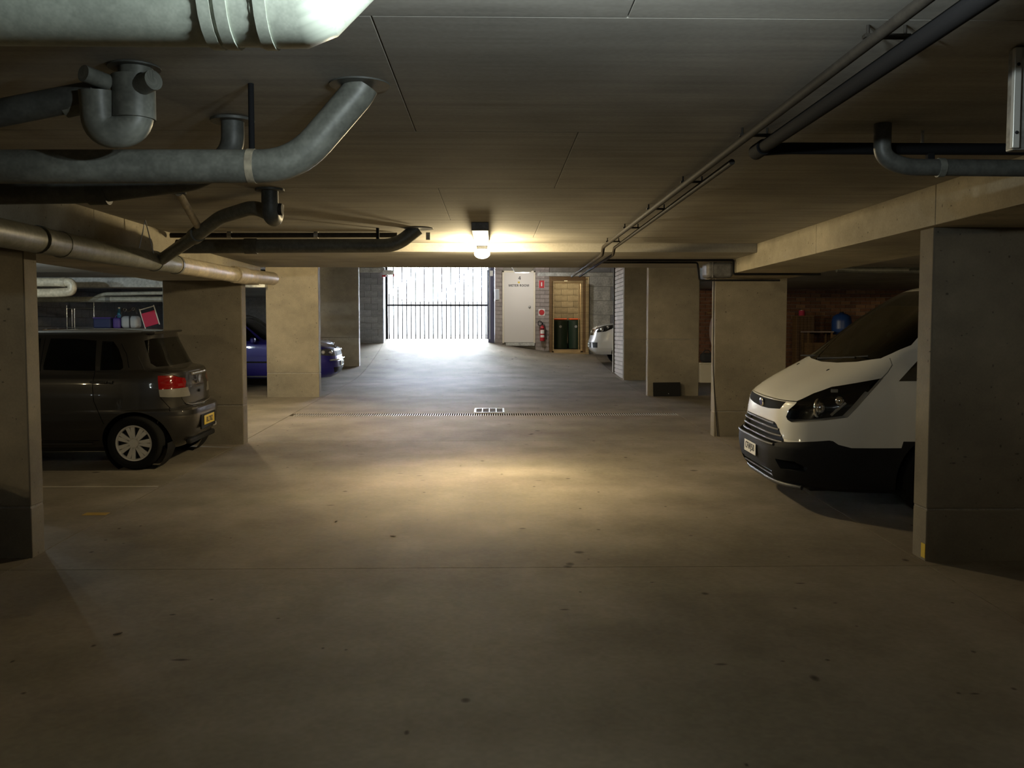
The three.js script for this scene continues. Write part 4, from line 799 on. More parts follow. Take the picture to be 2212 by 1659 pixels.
// ---- white van, nose to the aisle
{
  const g = thing('delivery_van', 'white delivery van with black bumper parked nose-out on the right', 'van', vanPose.pos, null, vanPose.rot);
  const opt = { cx: 2.5, nLow: 4.6, nHigh: 9 };
  const C = new Carver(loftBody(VAN, opt));
  const full = loftBody(VAN, { ...opt, rings: 48, seg: 80, inset: 0.014 }), bowl = loftBody(VAN, { ...opt, rings: 48, seg: 80, inset: 0.10 });
  const inner = loftBody(VAN.filter((l) => l[0] > 0.6), { ...opt, rings: 40, seg: 72, inset: 0.045, crown: 0.02 });
  // cab cavity only behind the bonnet
  C.drop(common(inner, prismZ([[0.62, 1.24], [0.98, 0.7], [2.4, 0.7], [2.4, 2.2], [0.6, 2.2]], -1.2, 1.2)));
  for (const s of [-1, 1]) { const a = cyl(0.40, 0.40, 0.6, 56).rotateX(Math.PI / 2); a.translate(1.36, 0.335, s * 0.86); C.drop(a); const b = cyl(0.40, 0.40, 0.6, 56).rotateX(Math.PI / 2); b.translate(4.2, 0.335, s * 0.86); C.drop(b); }
  const hl = [[0.139, 0.823], [0.157, 0.885], [0.219, 0.966], [0.342, 1.036], [0.475, 1.094], [0.62, 1.127], [0.86, 1.18], [0.717, 1.035], [0.556, 0.852], [0.401, 0.822], [0.168, 0.780], [0.145, 0.797]];
  for (const s of [-1, 1]) {
    const pr = prismZ(hl, s > 0 ? 0.4 : -1.1, s > 0 ? 1.1 : -0.4);
    const h = new THREE.Group(); h.name = 'headlight'; g.add(h);
    const chunk = C.take(pr);
    part('lens', cut(chunk, full), lensDark, h);
    part('housing', common(pr, bowl), glossBlack, h);
    const at = (x, y, z) => new THREE.Vector3(x, y, s * z);
    part('projector', new THREE.SphereGeometry(0.05, 20, 16), M.chrome, h).position.copy(at(0.385, 0.915, 0.72));
    part('reflector_ring', new THREE.TorusGeometry(0.07, 0.012, 10, 28).rotateY(s * 0.9), M.chrome, h).position.copy(at(0.36, 0.915, 0.735));
    part('indicator_bowl', new THREE.SphereGeometry(0.04, 16, 12), M.chrome, h).position.copy(at(0.52, 0.98, 0.80));
    part('light_strip', rod(at(0.45, 0.86, 0.80), at(0.56, 0.97, 0.835), 0.012), M.chrome, h);
    part('side_marker', rbox(0.06, 0.03, 0.02, 0.006), M.silver, h).position.copy(at(0.50, 1.06, 0.73));
    part('quarter_window', C.take(prismZ([[0.968, 1.155], [1.148, 1.335], [1.19, 1.16]], s > 0 ? 0.5 : -1.1, s > 0 ? 1.1 : -0.5)), glossBlack, g);
    part('door_window', C.take(prismZ([[1.23, 1.16], [1.22, 1.40], [1.82, 1.82], [2.3, 1.84], [2.34, 1.16]], s > 0 ? 0.5 : -1.1, s > 0 ? 1.1 : -0.5)), glassDark, g);
    for (const line of [[[0.845, 1.175], [0.90, 1.225], [0.948, 1.285], [0.945, 1.34]], [[1.20, 1.2], [1.17, 0.95], [1.16, 0.7]], [[0.556, 0.853], [0.60, 0.78], [0.60, 0.60]].slice(0, 0)]) if (line.length) C.drop(prismZ(strip2(line, 0.007), s > 0 ? 0.70 : -1.1, s > 0 ? 1.1 : -0.70));
  }
  const ws = [[0, 1.263], [0.34, 1.274], [0.58, 1.296], [0.73, 1.335], [0.80, 1.45], [0.775, 1.60], [0.725, 1.78], [0.66, 1.88], [0.5, 1.91], [0, 1.92]];
  part('windscreen', C.take(prismX([...ws, ...ws.slice(1, -1).reverse().map(([z, y]) => [-z, y])], 0.3, 2.4)), glassDark, g);
  const upbar = [[0, 0.933], [0.28, 0.938], [0.53, 0.946], [0.48, 0.878], [0.22, 0.855], [0, 0.848]];
  part('grille_bar', C.take(prismX([...upbar, ...upbar.slice(1, -1).reverse().map(([z, y]) => [-z, y])], -0.1, 0.2)), M.rubber, g);
  const bonnetEdge = [[-0.70, 0.962], [-0.5, 0.953], [-0.3, 0.949], [0, 0.946], [0.3, 0.949], [0.5, 0.953], [0.70, 0.962]];
  C.drop(prismX(strip2(bonnetEdge, 0.007), -0.1, 0.32));
  const grille = [[-0.42, 0.757], [0.42, 0.757], [0.47, 0.74], [0.63, 0.612], [0.5, 0.57], [-0.5, 0.57], [-0.63, 0.612], [-0.47, 0.74]];
  const bowlCut = common(prismX(grille, -0.1, 0.16), loftBody(VAN, { ...opt, rings: 30, seg: 64, inset: -0.02 }));
  C.drop(bowlCut);
  const lower = [[-0.2, 0.05], [5.3, 0.05], [5.3, 0.605], [1.9, 0.605], [1.72, 0.66], [1.0, 0.66], [0.985, 0.605], [0.59, 0.598], [0.49, 0.622], [0.45, 0.650], [0.42, 0.654], [0.13, 0.612], [-0.2, 0.60]];
  let low = C.take(prismZ(lower, -1.3, 1.3));
  low = cut(low, prismX([[-0.5, 0.345], [0.5, 0.345], [0.44, 0.255], [-0.44, 0.255]], -0.1, 0.14));
  for (const s of [-1, 1]) low = cut(low, prismX([[0.58, 0.455], [0.74, 0.455], [0.80, 0.41], [0.78, 0.375], [0.62, 0.375]].map(([z, y]) => [s * z, y]), -0.1, 0.27));
  part('bumper', low, M.blackPlastic, g);
  part('body', C.g, P.white, g);
  // grille mesh and slats, following the bow of the nose
  const nose = (z, y) => { const k = Math.pow(1 - Math.pow(Math.min(0.99, Math.abs(z) / 0.99), 4.6), 1 / 4.6); const x0 = y < 0.6 ? 0.01 : 0.055 + (y - 0.63) * 0.18; return 2.5 - (2.5 - x0) * k; };
  part('grille_back', rbox(0.02, 0.22, 1.24, 0.005), M.blackPlastic, g).position.set(0.158, 0.665, 0);
  for (const y of [0.60, 0.65, 0.70, 0.742]) { const hw = y > 0.72 ? 0.42 : 0.62 - (y - 0.612) * 1.1, pts = []; for (let i = -8; i <= 8; i++) { const z = i / 8 * Math.min(hw, 0.6); pts.push(new THREE.Vector3(nose(z, y) + 0.004, y, z)); } part('grille_slat', sweep(pts, 0.011, 10), M.greyPlastic, g); }
  { const pts = []; for (let i = -10; i <= 10; i++) { const z = i / 10 * 0.55; pts.push(new THREE.Vector3(nose(z, 0.57) - 0.002, 0.575, z)); } part('bumper_edge', sweep(pts, 0.012, 10), M.greyPlastic, g); }
  { const pts = []; for (let i = -12; i <= 12; i++) { const z = i / 12 * 0.72; pts.push(new THREE.Vector3(nose(z, 0.5) + 0.10, 0.225, z)); } part('splitter', sweep(pts, 0.022, 10), M.greyPlastic, g); }
  for (const y of [0.285, 0.315]) part('intake_slat', rbox(0.02, 0.012, 0.94, 0.004), M.greyPlastic, g).position.set(0.085, y, 0);
  part('intake_back', rbox(0.02, 0.1, 0.98, 0.005), M.blackPlastic, g).position.set(0.145, 0.30, 0);
  const em = part('emblem', new THREE.SphereGeometry(1, 28, 16).scale(0.012, 0.042, 0.062), M.chrome, g); em.position.set(0.095, 0.889, 0); em.rotation.z = 0.12;
  const eb = part('emblem_field', new THREE.SphereGeometry(1, 24, 14).scale(0.012, 0.032, 0.05), std({ color: lin(0.05, 0.06, 0.2), roughness: 0.2 }), em); eb.position.x = -0.003;
  plate(g, 'CFWJ58', 0.372, 0.107, M.white, M.ink, -0.012, 0.472, 0.03, -Math.PI / 2);
  for (const s of [-1, 1]) { const n = part('washer_nozzle', rbox(0.03, 0.012, 0.02, 0.004), M.blackPlastic, g); n.position.set(0.56, 1.212, s * 0.40); n.rotation.z = 0.5; }
  for (const [z0, z1, y1] of [[-0.15, 0.5, 1.36], [-0.62, -0.1, 1.34]]) { const wp = new THREE.Group(); wp.name = 'wiper'; g.add(wp); const a = new THREE.Vector3(0.66, 1.285, z0), b = new THREE.Vector3(0.76, y1 - 0.03, z1); part('wiper_arm', rod(a, b, 0.008), M.blackPlastic, wp); part('wiper_blade', rod(b.clone().add(new THREE.Vector3(-0.03, -0.02, -0.28)), b.clone().add(new THREE.Vector3(0.05, 0.02, 0.16)), 0.007), M.blackPlastic, wp); }
  part('cowl', common(prismX([[-0.7, 1.20], [0.7, 1.20], [0.74, 1.30], [0, 1.288], [-0.74, 1.30]], 0.4, 1.1), loftBody(VAN, { ...opt, rings: 40, seg: 72, inset: 0.02 })), M.blackPlastic, g);
  part('dashboard', rbox(0.5, 0.2, 1.6, 0.06, 3), M.blackPlastic, g).position.set(1.16, 1.15, 0);
  part('steering_wheel', new THREE.TorusGeometry(0.19, 0.016, 10, 28).rotateY(Math.PI / 2).rotateZ(-0.5), M.blackPlastic, g).position.set(1.5, 1.2, -0.4);
  part('windscreen_mark', rbox(0.03, 0.045, 0.05, 0.012, 2), M.white, g).position.set(1.15, 1.52, 0.27);  // small white block just behind the windscreen
  for (const z of [-0.42, 0.42]) { const sg = new THREE.Group(); sg.name = 'seat'; g.add(sg); sg.position.set(1.95, 0.25, z); part('cushion', rbox(0.5, 0.16, 0.5, 0.05, 3), seatCloth, sg).position.set(-0.1, 0.6, 0); part('backrest', rbox(0.14, 0.62, 0.48, 0.05, 3), seatCloth, sg).position.set(0.15, 0.95, 0); part('headrest', rbox(0.1, 0.2, 0.28, 0.04, 3), seatCloth, sg).position.set(0.17, 1.36, 0); }
  for (const s of [-1, 1]) { const m = new THREE.Group(); m.name = 'side_mirror'; g.add(m); m.position.set(1.28, 1.32, s * 1.06); part('mirror_shell', rbox(0.14, 0.3, 0.2, 0.05, 3), M.blackPlastic, m); part('mirror_arm', rbox(0.06, 0.05, 0.2, 0.015, 2), M.blackPlastic, m).position.set(0.02, -0.12, -s * 0.1); }
  for (const x of [1.36, 4.2]) for (const s of [-1, 1]) wheel(g, x, 0.335, s * 0.85, 0.335, 0.215, s, { n: 5, pair: false, mat: M.greyPlastic });
  part('floor_pan', rbox(4.4, 0.08, 1.5, 0.02), M.blackPlastic, g).position.set(2.5, 0.24, 0);
}
// ---- sedans behind the pillars
const SEDAN = [[0.2, 0.16, 4.4, 0.74], [0.28, 0.05, 4.47, 0.82], [0.42, 0.0, 4.5, 0.855], [0.54, 0.0, 4.5, 0.865], [0.6, 0.02, 4.48, 0.865], [0.68, 0.04, 4.46, 0.866], [0.78, 0.07, 4.44, 0.862], [0.85, 0.18, 4.42, 0.855], [0.92, 0.60, 4.36, 0.845], [0.97, 1.15, 4.2, 0.825], [1.02, 1.40, 3.95, 0.795], [1.14, 1.58, 3.7, 0.745], [1.28, 1.78, 3.42, 0.69], [1.40, 1.98, 3.12, 0.625], [1.45, 2.14, 2.95, 0.55]];
function sedan(label, x, d, mat, plateText, full) {
  const g = thing('sedan_car', label, 'car', V(x, floorY(0, d), d), null, [TILT, Math.PI, 0]);
  const opt = { cx: 2.2, nLow: 4.2, nHigh: 4.2, rings: 54, seg: 88 };
  const C = new Carver(loftBody(SEDAN, opt));
  const inner = loftBody(SEDAN.filter((l) => l[0] > 0.5), { ...opt, rings: 30, seg: 56, inset: 0.04, crown: 0.015 });
  C.drop(common(inner, prismZ([[1.2, 0.5], [3.7, 0.5], [3.7, 0.98], [3.3, 1.44], [1.9, 1.44], [1.35, 1.0]], -1, 1)));
  for (const wx of [0.85, 3.5]) for (const s of [-1, 1]) { const a = cyl(0.35, 0.35, 0.5, 40).rotateX(Math.PI / 2); a.translate(wx, 0.3, s * 0.76); C.drop(a); }
  const fw = [[1.60, 1.0], [1.82, 1.2], [2.02, 1.37], [2.5, 1.41], [2.5, 0.985]], rwn = [[2.56, 0.985], [2.56, 1.41], [2.95, 1.37], [3.25, 1.18], [3.3, 1.0]];
  for (const s of [-1, 1]) {
    const z = s > 0 ? [0.4, 1] : [-1, -0.4];
    part('front_door_window', C.take(prismZ(fw, ...z)), glassDark, g); part('rear_door_window', C.take(prismZ(rwn, ...z)), glassDark, g);
    part('headlight', C.take(prismZ([[0.04, 0.66], [0.05, 0.80], [0.22, 0.825], [0.42, 0.80], [0.34, 0.69]], s > 0 ? 0.38 : -1, s > 0 ? 1 : -0.38)), lensDull, g);
    part('headlight_bowl', new THREE.SphereGeometry(0.05, 16, 12), M.chrome, g).position.set(0.14, 0.745, s * 0.60); part('indicator', new THREE.SphereGeometry(0.04, 14, 10), M.hubcap, g).position.set(0.27, 0.75, s * 0.715);
    C.drop(prismZ(strip2([[1.42, 0.99], [1.36, 0.6], [1.38, 0.28]], 0.007), s > 0 ? 0.6 : -1, s > 0 ? 1 : -0.6));
    C.drop(prismZ(strip2([[2.53, 1.42], [2.53, 0.6], [2.5, 0.28]], 0.007), s > 0 ? 0.55 : -1, s > 0 ? 1 : -0.55));
    const m = new THREE.Group(); m.name = 'side_mirror'; g.add(m); m.position.set(1.70, 1.01, s * 0.92); part('mirror_shell', rbox(0.1, 0.13, 0.18, 0.04, 3), mat, m); part('mirror_arm', rbox(0.05, 0.04, 0.14, 0.01), M.blackPlastic, m).position.set(0, -0.04, -s * 0.1);
    part('rub_strip', rbox(1.9, 0.035, 0.012, 0.005), M.blackPlastic, g).position.set(2.25, 0.55, s * 0.868);
    part('sill_trim', rbox(2.1, 0.05, 0.02, 0.006), M.greyPlastic, g).position.set(2.2, 0.25, s * 0.79);
  }
  part('windscreen', C.take(prismX([[-0.68, 1.015], [0.68, 1.015], [0.62, 1.3], [0.55, 1.395], [-0.55, 1.395], [-0.62, 1.3]], 1.0, 2.4)), glassDark, g);
  part('rear_window', C.take(prismX([[-0.66, 1.02], [0.66, 1.02], [0.54, 1.39], [-0.54, 1.39]], 2.9, 4.1)), glassDark, g);
  part('grille', C.take(prismX([[-0.36, 0.66], [0.36, 0.66], [0.36, 0.77], [-0.36, 0.77]], -0.1, 0.08)), M.blackPlastic, g);
  part('intake', C.take(prismX([[-0.5, 0.3], [0.5, 0.3], [0.55, 0.42], [-0.55, 0.42]], -0.1, 0.08)), M.blackPlastic, g);
  part('body', C.g, mat, g);
  part('bumper_strip', pipe([new THREE.Vector3(0.12, 0.585, -0.72), new THREE.Vector3(0.0, 0.585, -0.4), new THREE.Vector3(-0.015, 0.585, 0), new THREE.Vector3(0.0, 0.585, 0.4), new THREE.Vector3(0.12, 0.585, 0.72)], 0.018, 0.2, 10), M.chrome, g);
  plate(g, plateText, 0.372, 0.107, M.white, M.ink, -0.02, 0.49, 0, -Math.PI / 2);
  part('dashboard', rbox(0.4, 0.15, 1.3, 0.05, 2), M.blackPlastic, g).position.set(1.75, 0.9, 0);
  for (const z of [-0.36, 0.36]) { seat(g, 2.35, z, -1); seat(g, 3.2, z, -1); }
  for (const wx of [0.85, 3.5]) for (const s of [-1, 1]) wheel(g, wx, 0.3, s * 0.75, 0.3, 0.185, s, { n: 6, pair: false, mat: M.silver });
  return g;
}
sedan('blue sedan parked nose-out between two left pillars', -3.36, 20.55, P.blue, 'ALX 41');
sedan('dark sedan in the nearest left bay, hidden beyond the photo edge', -3.6, 5.45, P.dark, 'CM 18');
sedan('silver car parked behind the blue sedan, only its roof showing', -3.9, 22.75, P.silver, 'BK 02');
// ---- pickup nose in the far right bay
{
  const x = 2.62, d = 25.35, g = thing('pickup_truck', 'white pickup truck nose showing beside the bin alcove', 'pickup', V(x, floorY(3.6, d), d), null, [0, 0, 0]);
  const PICK = [[0.32, 0.16, 5.0, 0.80], [0.40, 0.06, 5.1, 0.88], [0.5, 0.0, 5.15, 0.91], [0.66, 0.0, 5.15, 0.925], [0.76, 0.03, 5.15, 0.93], [0.86, 0.06, 5.15, 0.93], [0.98, 0.09, 5.15, 0.925], [1.06, 0.16, 5.15, 0.915], [1.12, 0.36, 5.15, 0.90], [1.18, 0.85, 5.15, 0.885], [1.24, 1.25, 5.1, 0.86], [1.38, 1.5, 4.2, 0.82], [1.58, 1.82, 3.9, 0.74], [1.72, 2.15, 3.6, 0.66]];
  const opt = { cx: 2.4, nLow: 4.0, nHigh: 6, rings: 54, seg: 88 };
  const C = new Carver(loftBody(PICK, opt));
  for (const wx of [0.95, 4.0]) for (const s of [-1, 1]) { const a = cyl(0.43, 0.43, 0.6, 40).rotateX(Math.PI / 2); a.translate(wx, 0.38, s * 0.82); C.drop(a); }
  for (const s of [-1, 1]) {
    part('headlight', C.take(prismZ([[0.07, 0.90], [0.10, 1.02], [0.35, 1.09], [0.66, 1.13], [0.52, 1.0], [0.36, 0.93]], s > 0 ? 0.42 : -1.1, s > 0 ? 1.1 : -0.42)), glossBlack, g);
    part('headlight_bowl', new THREE.SphereGeometry(0.05, 16, 12), M.chrome, g).position.set(0.27, 0.99, s * 0.72); part('headlight_bowl', new THREE.SphereGeometry(0.035, 16, 12), M.chrome, g).position.set(0.42, 1.05, s * 0.80);
    part('fog_recess', C.take(prismX([[0.47, 0.64], [0.68, 0.64], [0.66, 0.50], [0.49, 0.50]].map(([z, y]) => [z * s, y]), -0.1, 0.16)), M.blackPlastic, g);
    part('side_window', C.take(prismZ([[1.5, 1.28], [1.95, 1.60], [3.3, 1.62], [3.4, 1.28]], s > 0 ? 0.5 : -1.1, s > 0 ? 1.1 : -0.5)), glossBlack, g);
  }
  part('grille', C.take(prismX([[-0.42, 0.83], [0.42, 0.83], [0.46, 1.0], [-0.46, 1.0]], -0.1, 0.12)), M.chrome, g);
  part('intake', C.take(prismX([[-0.36, 0.5], [0.36, 0.5], [0.36, 0.64], [-0.36, 0.64]], -0.1, 0.10)), M.blackPlastic, g);
  part('windscreen', C.take(prismX([[-0.74, 1.28], [0.74, 1.28], [0.64, 1.66], [-0.64, 1.66]], 1.0, 2.6)), glossBlack, g);
  part('body', C.g, P.ute, g);
  part('grille_badge', rbox(0.02, 0.06, 0.12, 0.008), M.chrome, g).position.set(0.05, 0.92, 0);
  plate(g, 'DG 90', 0.372, 0.107, M.white, M.ink, -0.012, 0.57, 0, -Math.PI / 2);
  part('floor_pan', rbox(4.2, 0.1, 1.3, 0.02), M.blackPlastic, g).position.set(2.5, 0.38, 0);
  for (const wx of [0.95, 4.0]) for (const s of [-1, 1]) wheel(g, wx, 0.37, s * 0.78, 0.37, 0.25, s, { n: 6, pair: false, mat: M.silver });
}
// ------------------------------------------------------------------ stored things, left bay
{
  const d0 = 18.5, fy = floorY(-7.5, d0);
  const SH = 1.84 - fy;                        // shelf top height above the floor
  const r = thing('storage_rack', 'long steel storage rack against the back of the left bay', 'rack', V(-7.45, fy, d0), null, [TILT, 0, 0]);
  for (const x of [-1.25, 0, 1.25]) for (const z of [-0.25, 0.25]) part('upright', rbox(0.035, SH + 0.02, 0.035, 0.004), M.steel, r).position.set(x, SH / 2, z);
  for (const y of [0.35, 0.85, SH]) part('shelf_board', rbox(2.6, 0.03, 0.56, 0.006), M.timberDark, r).position.set(0, y - 0.015, 0);
  const on = (x, z = 0) => V(x, fy + SH + 0.003 - z * SL, d0 - z);
  let o = thing('wire_trolley', 'folded chrome wire frame standing upright on the storage rack', 'trolley', on(-8.14, 0.05));
  const up = (x, h, r0 = 0.008) => part('wire_upright', cyl(r0, r0, h, 8).translate(x, h / 2, 0), M.chrome, o);
  up(-0.26, 0.46); up(-0.11, 0.40); up(-0.16, 0.40, 0.005); up(0.27, 0.52);
  for (const y of [0.03, 0.40]) part('cross_wire', rod(new THREE.Vector3(-0.26, y, 0), new THREE.Vector3(0.27, y, 0), 0.006), M.steel, o);
  o = solo('plastic_tub', rbox(0.34, 0.2, 0.3, 0.03, 2), M.navy, 'dark navy plastic tub beside the chrome frame on the rack', 'tub', on(-7.68).add(new THREE.Vector3(0, 0.112, 0)));
  part('tub_lid', rbox(0.36, 0.03, 0.32, 0.012), M.purple, o).position.y = 0.1;
  o = solo('fabric_bag', rbox(0.16, 0.22, 0.2, 0.05, 3), M.purple, 'bright purple bag on the rack beside the grey sack', 'bag', on(-7.42).add(new THREE.Vector3(0, 0.11, 0)));
  part('bag_handle', new THREE.TorusGeometry(0.05, 0.008, 8, 18, Math.PI), M.purple, o).position.y = 0.11;
  o = thing('water_bottle', 'slim turquoise bottle standing behind the purple bag', 'bottle', on(-7.46, -0.16));
  part('bottle_body', new THREE.LatheGeometry([[0, 0], [0.035, 0.004], [0.037, 0.3], [0.02, 0.36], [0.016, 0.4], [0, 0.4]].map((q) => new THREE.Vector2(...q)), 20), M.teal, o);
  part('bottle_cap', cyl(0.02, 0.02, 0.03, 16), M.white, o).position.y = 0.41;
  o = solo('canvas_sack', rbox(0.33, 0.24, 0.28, 0.07, 4), M.paleGrey, 'pale grey canvas sack with a black strap on the rack', 'sack', on(-7.16).add(new THREE.Vector3(0, 0.132, 0)));
  part('strap', rbox(0.03, 0.25, 0.29, 0.008), M.darkCloth, o).position.x = 0.02;
  o = thing('tangle_of_straps', 'tangle of black straps with steel buckles on the grey sack', 'straps', on(-7.2).add(new THREE.Vector3(0, 0.256, 0)));
  part('strap', pipe([new THREE.Vector3(-0.16, 0.03, 0), new THREE.Vector3(-0.1, 0.16, 0.03), new THREE.Vector3(0.0, 0.06, 0.05), new THREE.Vector3(0.1, 0.18, 0), new THREE.Vector3(0.17, 0.03, 0.03)], 0.022, 0.06, 10), M.darkCloth, o);
  part('buckle', new THREE.TorusGeometry(0.03, 0.006, 8, 16), M.chrome, o).position.set(-0.06, 0.12, 0.06);
  part('buckle', new THREE.TorusGeometry(0.025, 0.006, 8, 16), M.chrome, o).position.set(0.1, 0.13, 0.05);
  o = thing('folding_chair', 'crimson canvas folding chair with a pale frame leaning on the rack', 'chair', on(-6.74, 0.02).add(new THREE.Vector3(0, 0.045, 0)), null, [0, 0, 0.28]);
  part('seat_canvas', rbox(0.27, 0.28, 0.02, 0.008), M.crimson, o).position.set(0, 0.16, 0.01);
  for (const s of [-1, 1]) part('frame_tube', cyl(0.011, 0.011, 0.4, 10), M.white, o).position.set(s * 0.145, 0.2, 0);
  part('frame_tube', rod(new THREE.Vector3(-0.145, 0.38, 0), new THREE.Vector3(0.145, 0.38, 0), 0.011), M.white, o);
  const bx = thing('work_bench', 'dark work bench further along the left bay wall', 'bench', V(-6.0, floorY(-6, 19.2), 19.2), null, [TILT, 0, 0]);
  const BH = 1.80 - floorY(-6, 19.2);
  part('bench_top', rbox(1.1, 0.05, 0.6, 0.008), M.timberDark, bx).position.y = BH - 0.025;
  for (const x of [-0.5, 0.5]) for (const z of [-0.25, 0.25]) part('leg', rbox(0.06, BH - 0.04, 0.06, 0.006), M.timberDark, bx).position.set(x, (BH - 0.04) / 2, z);
  const ob = (x) => V(x, floorY(-6, 19.2) + BH + 0.009, 19.2);
  o = thing('tool_box', 'black tool box with a white label on the dark work bench', 'toolbox', ob(-6.2));
  part('box_body', rbox(0.4, 0.2, 0.22, 0.02, 2), M.blackPlastic, o).position.y = 0.1;
  part('handle', new THREE.TorusGeometry(0.08, 0.012, 8, 18, Math.PI), M.blackPlastic, o).position.y = 0.2;
  part('label', rbox(0.09, 0.07, 0.004, 0.001), M.white, o).position.set(0.06, 0.13, 0.112);
  o = thing('desk_fan', 'small black desk fan with a round guard on the work bench', 'fan', ob(-5.75));
  part('fan_base', cyl(0.09, 0.1, 0.03, 24), M.blackPlastic, o).position.y = 0.015;
  part('fan_stem', cyl(0.014, 0.014, 0.18, 12), M.blackPlastic, o).position.y = 0.11;
  part('fan_guard', new THREE.TorusGeometry(0.13, 0.009, 8, 32), M.paleGrey, o).position.y = 0.3;
  part('fan_motor', cyl(0.04, 0.05, 0.1, 20).rotateX(Math.PI / 2), M.blackPlastic, o).position.set(0, 0.3, -0.04);
  for (let i = 0; i < 3; i++) { const b = part('fan_blade', rbox(0.05, 0.1, 0.006, 0.002), M.greyPlastic, o); b.position.set(Math.sin(i * 2.094) * 0.065, 0.3 + Math.cos(i * 2.094) * 0.065, 0.01); b.rotation.set(0, 0.4, -i * 2.094); }
}
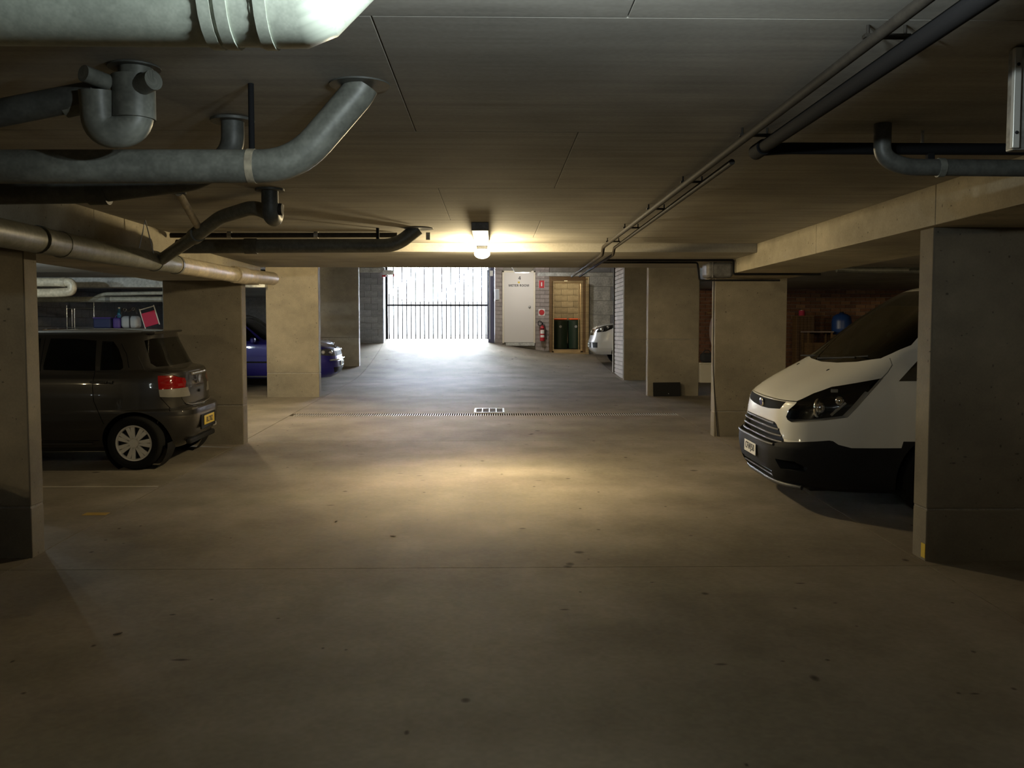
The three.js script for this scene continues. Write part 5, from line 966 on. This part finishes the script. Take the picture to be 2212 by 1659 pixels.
// ------------------------------------------------------------------ stored things, right bay
{
  const L = (x, d) => V(x, floorY(x, d), d);
  let o = thing('side_table', 'small table with a pale top in front of the brick wall', 'table', L(7.45, 21.2));
  const H = 1.795 - o.position.y;
  part('table_top', rbox(0.62, 0.03, 0.45, 0.008), M.cloth, o).position.y = H - 0.015;
  for (const x of [-0.27, 0.27]) for (const z of [-0.19, 0.19]) part('leg', rbox(0.04, H - 0.03, 0.04, 0.005), M.timberDark, o).position.set(x, (H - 0.03) / 2, z);
  part('table_shelf', rbox(0.58, 0.4, 0.02, 0.005), M.timberDark, o).position.set(0, H * 0.6, -0.2);
  o = thing('wooden_crate', 'dark wooden slatted crate standing behind the pale-topped table', 'crate', L(7.30, 21.72));
  const CH = 2.16 - o.position.y;
  part('crate_body', rbox(0.42, CH, 0.3, 0.008), M.timberDark, o).position.y = CH / 2;
  for (let i = 0; i < 5; i++) part('slat', rbox(0.065, CH - 0.05, 0.02, 0.004), M.brownBox, o).position.set(-0.17 + i * 0.085, CH / 2, 0.155);
  o = solo('paint_tin', cyl(0.07, 0.07, 0.12, 24), M.crimson, 'red paint tin on top of the dark wooden crate', 'tin', V(7.26, 2.16 + 0.061, 21.72));
  part('tin_lid', cyl(0.064, 0.064, 0.01, 24), M.steel, o).position.y = 0.062;
  o = thing('plastic_drum', 'blue plastic drum on a stand in front of the brick wall', 'drum', L(8.05, 21.3));
  const DH = 1.72 - o.position.y;
  part('stand', rbox(0.46, DH, 0.46, 0.01), M.timberDark, o).position.y = DH / 2;
  part('drum_body', new THREE.LatheGeometry([[0, 0], [0.18, 0], [0.21, 0.03], [0.22, 0.12], [0.228, 0.14], [0.22, 0.16], [0.225, 0.3], [0.2, 0.41], [0.12, 0.47], [0.06, 0.48], [0.06, 0.5], [0, 0.5]].map((q) => new THREE.Vector2(...q)), 36), M.blueDrum, o).position.y = DH;
  part('bung', cyl(0.04, 0.04, 0.025, 16), M.blackPlastic, o).position.y = DH + 0.51;
  // seen between the two right pillars
  o = thing('storage_chest', 'cream storage chest standing on the floor between two right pillars', 'chest', L(4.88, 21.0));
  part('chest_body', rbox(0.42, 0.42, 0.4, 0.012), M.cream, o).position.y = 0.21;
  part('chest_lid', rbox(0.44, 0.035, 0.42, 0.01), M.cream, o).position.y = 0.438;
  o = thing('storage_chest', 'smaller cream carton right behind the pillar edge by the van', 'carton', L(5.32, 21.25));
  part('chest_body', rbox(0.36, 0.55, 0.36, 0.012), M.cream, o).position.y = 0.275;
  part('flap', rbox(0.36, 0.012, 0.2, 0.003), M.cloth, o).position.set(0, 0.556, 0.1);
  o = solo('canvas_bag', rbox(0.3, 0.22, 0.26, 0.08, 4), M.darkCloth, 'dark soft bag lying on the cream chest', 'bag', L(4.86, 21.0).add(new THREE.Vector3(0, 0.565, 0)));
  part('bag_strap', new THREE.TorusGeometry(0.08, 0.012, 8, 18, Math.PI), M.darkCloth, o).position.y = 0.09;
  o = thing('clothes_rack', 'coats hanging against the brick wall between two right pillars', 'coats', V(5.3, 1.95, 21.75));
  part('coat', new THREE.SphereGeometry(1, 20, 14).scale(0.17, 0.42, 0.12), M.cloth, o).position.set(-0.05, -0.15, 0);
  part('coat', new THREE.SphereGeometry(1, 20, 14).scale(0.13, 0.36, 0.12), M.darkCloth, o).position.set(0.12, -0.22, 0.08);
  part('hook_rail', rbox(0.5, 0.05, 0.03, 0.006), M.timberDark, o).position.set(0, 0.28, -0.1);
  // board leaning on the pillar
  o = thing('rubber_board', 'black rubber board leaning at the foot of a right pillar', 'board', V(3.36, floorY(3.3, 17.88), 17.84), null, [-0.12, 0, 0.01]);
  part('board_sheet', rbox(0.53, 0.27, 0.03, 0.008), M.rubber, o).position.y = 0.135;
  part('rivet', new THREE.SphereGeometry(0.008, 8, 6), M.steel, o).position.set(0.03, 0.05, 0.016);
}
// dry leaves blown in from the gate
{
  const leaf = new THREE.Shape(); leaf.moveTo(0, -0.04); leaf.quadraticCurveTo(0.03, 0, 0, 0.045); leaf.quadraticCurveTo(-0.03, 0, 0, -0.04);
  const lg = new THREE.ExtrudeGeometry(leaf, { depth: 0.004, bevelEnabled: false }).rotateX(-Math.PI / 2), lm = std({ color: lin(0.06, 0.04, 0.02), roughness: 0.9 });
  const spots = [[-2.9, 25.2], [-2.6, 24.9], [0.9, 26.3], [1.1, 26.8], [1.55, 26.6], [1.2, 25.6], [2.0, 24.6], [1.7, 26.9], [-1.3, 7.6], [-0.78, 7.1], [-2.05, 5.0]];
  spots.forEach(([x, d], i) => { const m = solo('dry_leaf', lg, lm, i < 2 ? ['dry leaf on the floor left of the gate, farther from the viewer', 'dry leaf on the floor left of the gate, nearer the viewer'][i] : i < 8 ? ['dry leaf left of all the others by the meter room door', 'dry leaf close under the meter room door step', 'dry leaf on the floor below the fire extinguisher', 'dry leaf out in the aisle, short of the meter room', 'dry leaf nearest the pickup nose', 'dry leaf close under the timber sill of the bin alcove'][i - 2] : ['dry leaf on the aisle floor left of the light pool', 'small dry leaf nearest the light pool on the aisle floor', 'dry leaf on the dim floor near the left pillar'][i - 8], 'leaf', V(x, floorY(x, d) + 0.004, d), i < 2 ? 'leaves left of the gate' : i < 8 ? 'leaves by the meter room' : 'leaves in the aisle'); m.rotation.y = rnd() * 6; m.scale.setScalar(i < 8 ? 0.9 : 0.6); });
}
scene.traverse((o) => { if (o.isMesh) { o.castShadow = true; o.receiveShadow = true; } });
renderer.render(scene, camera);
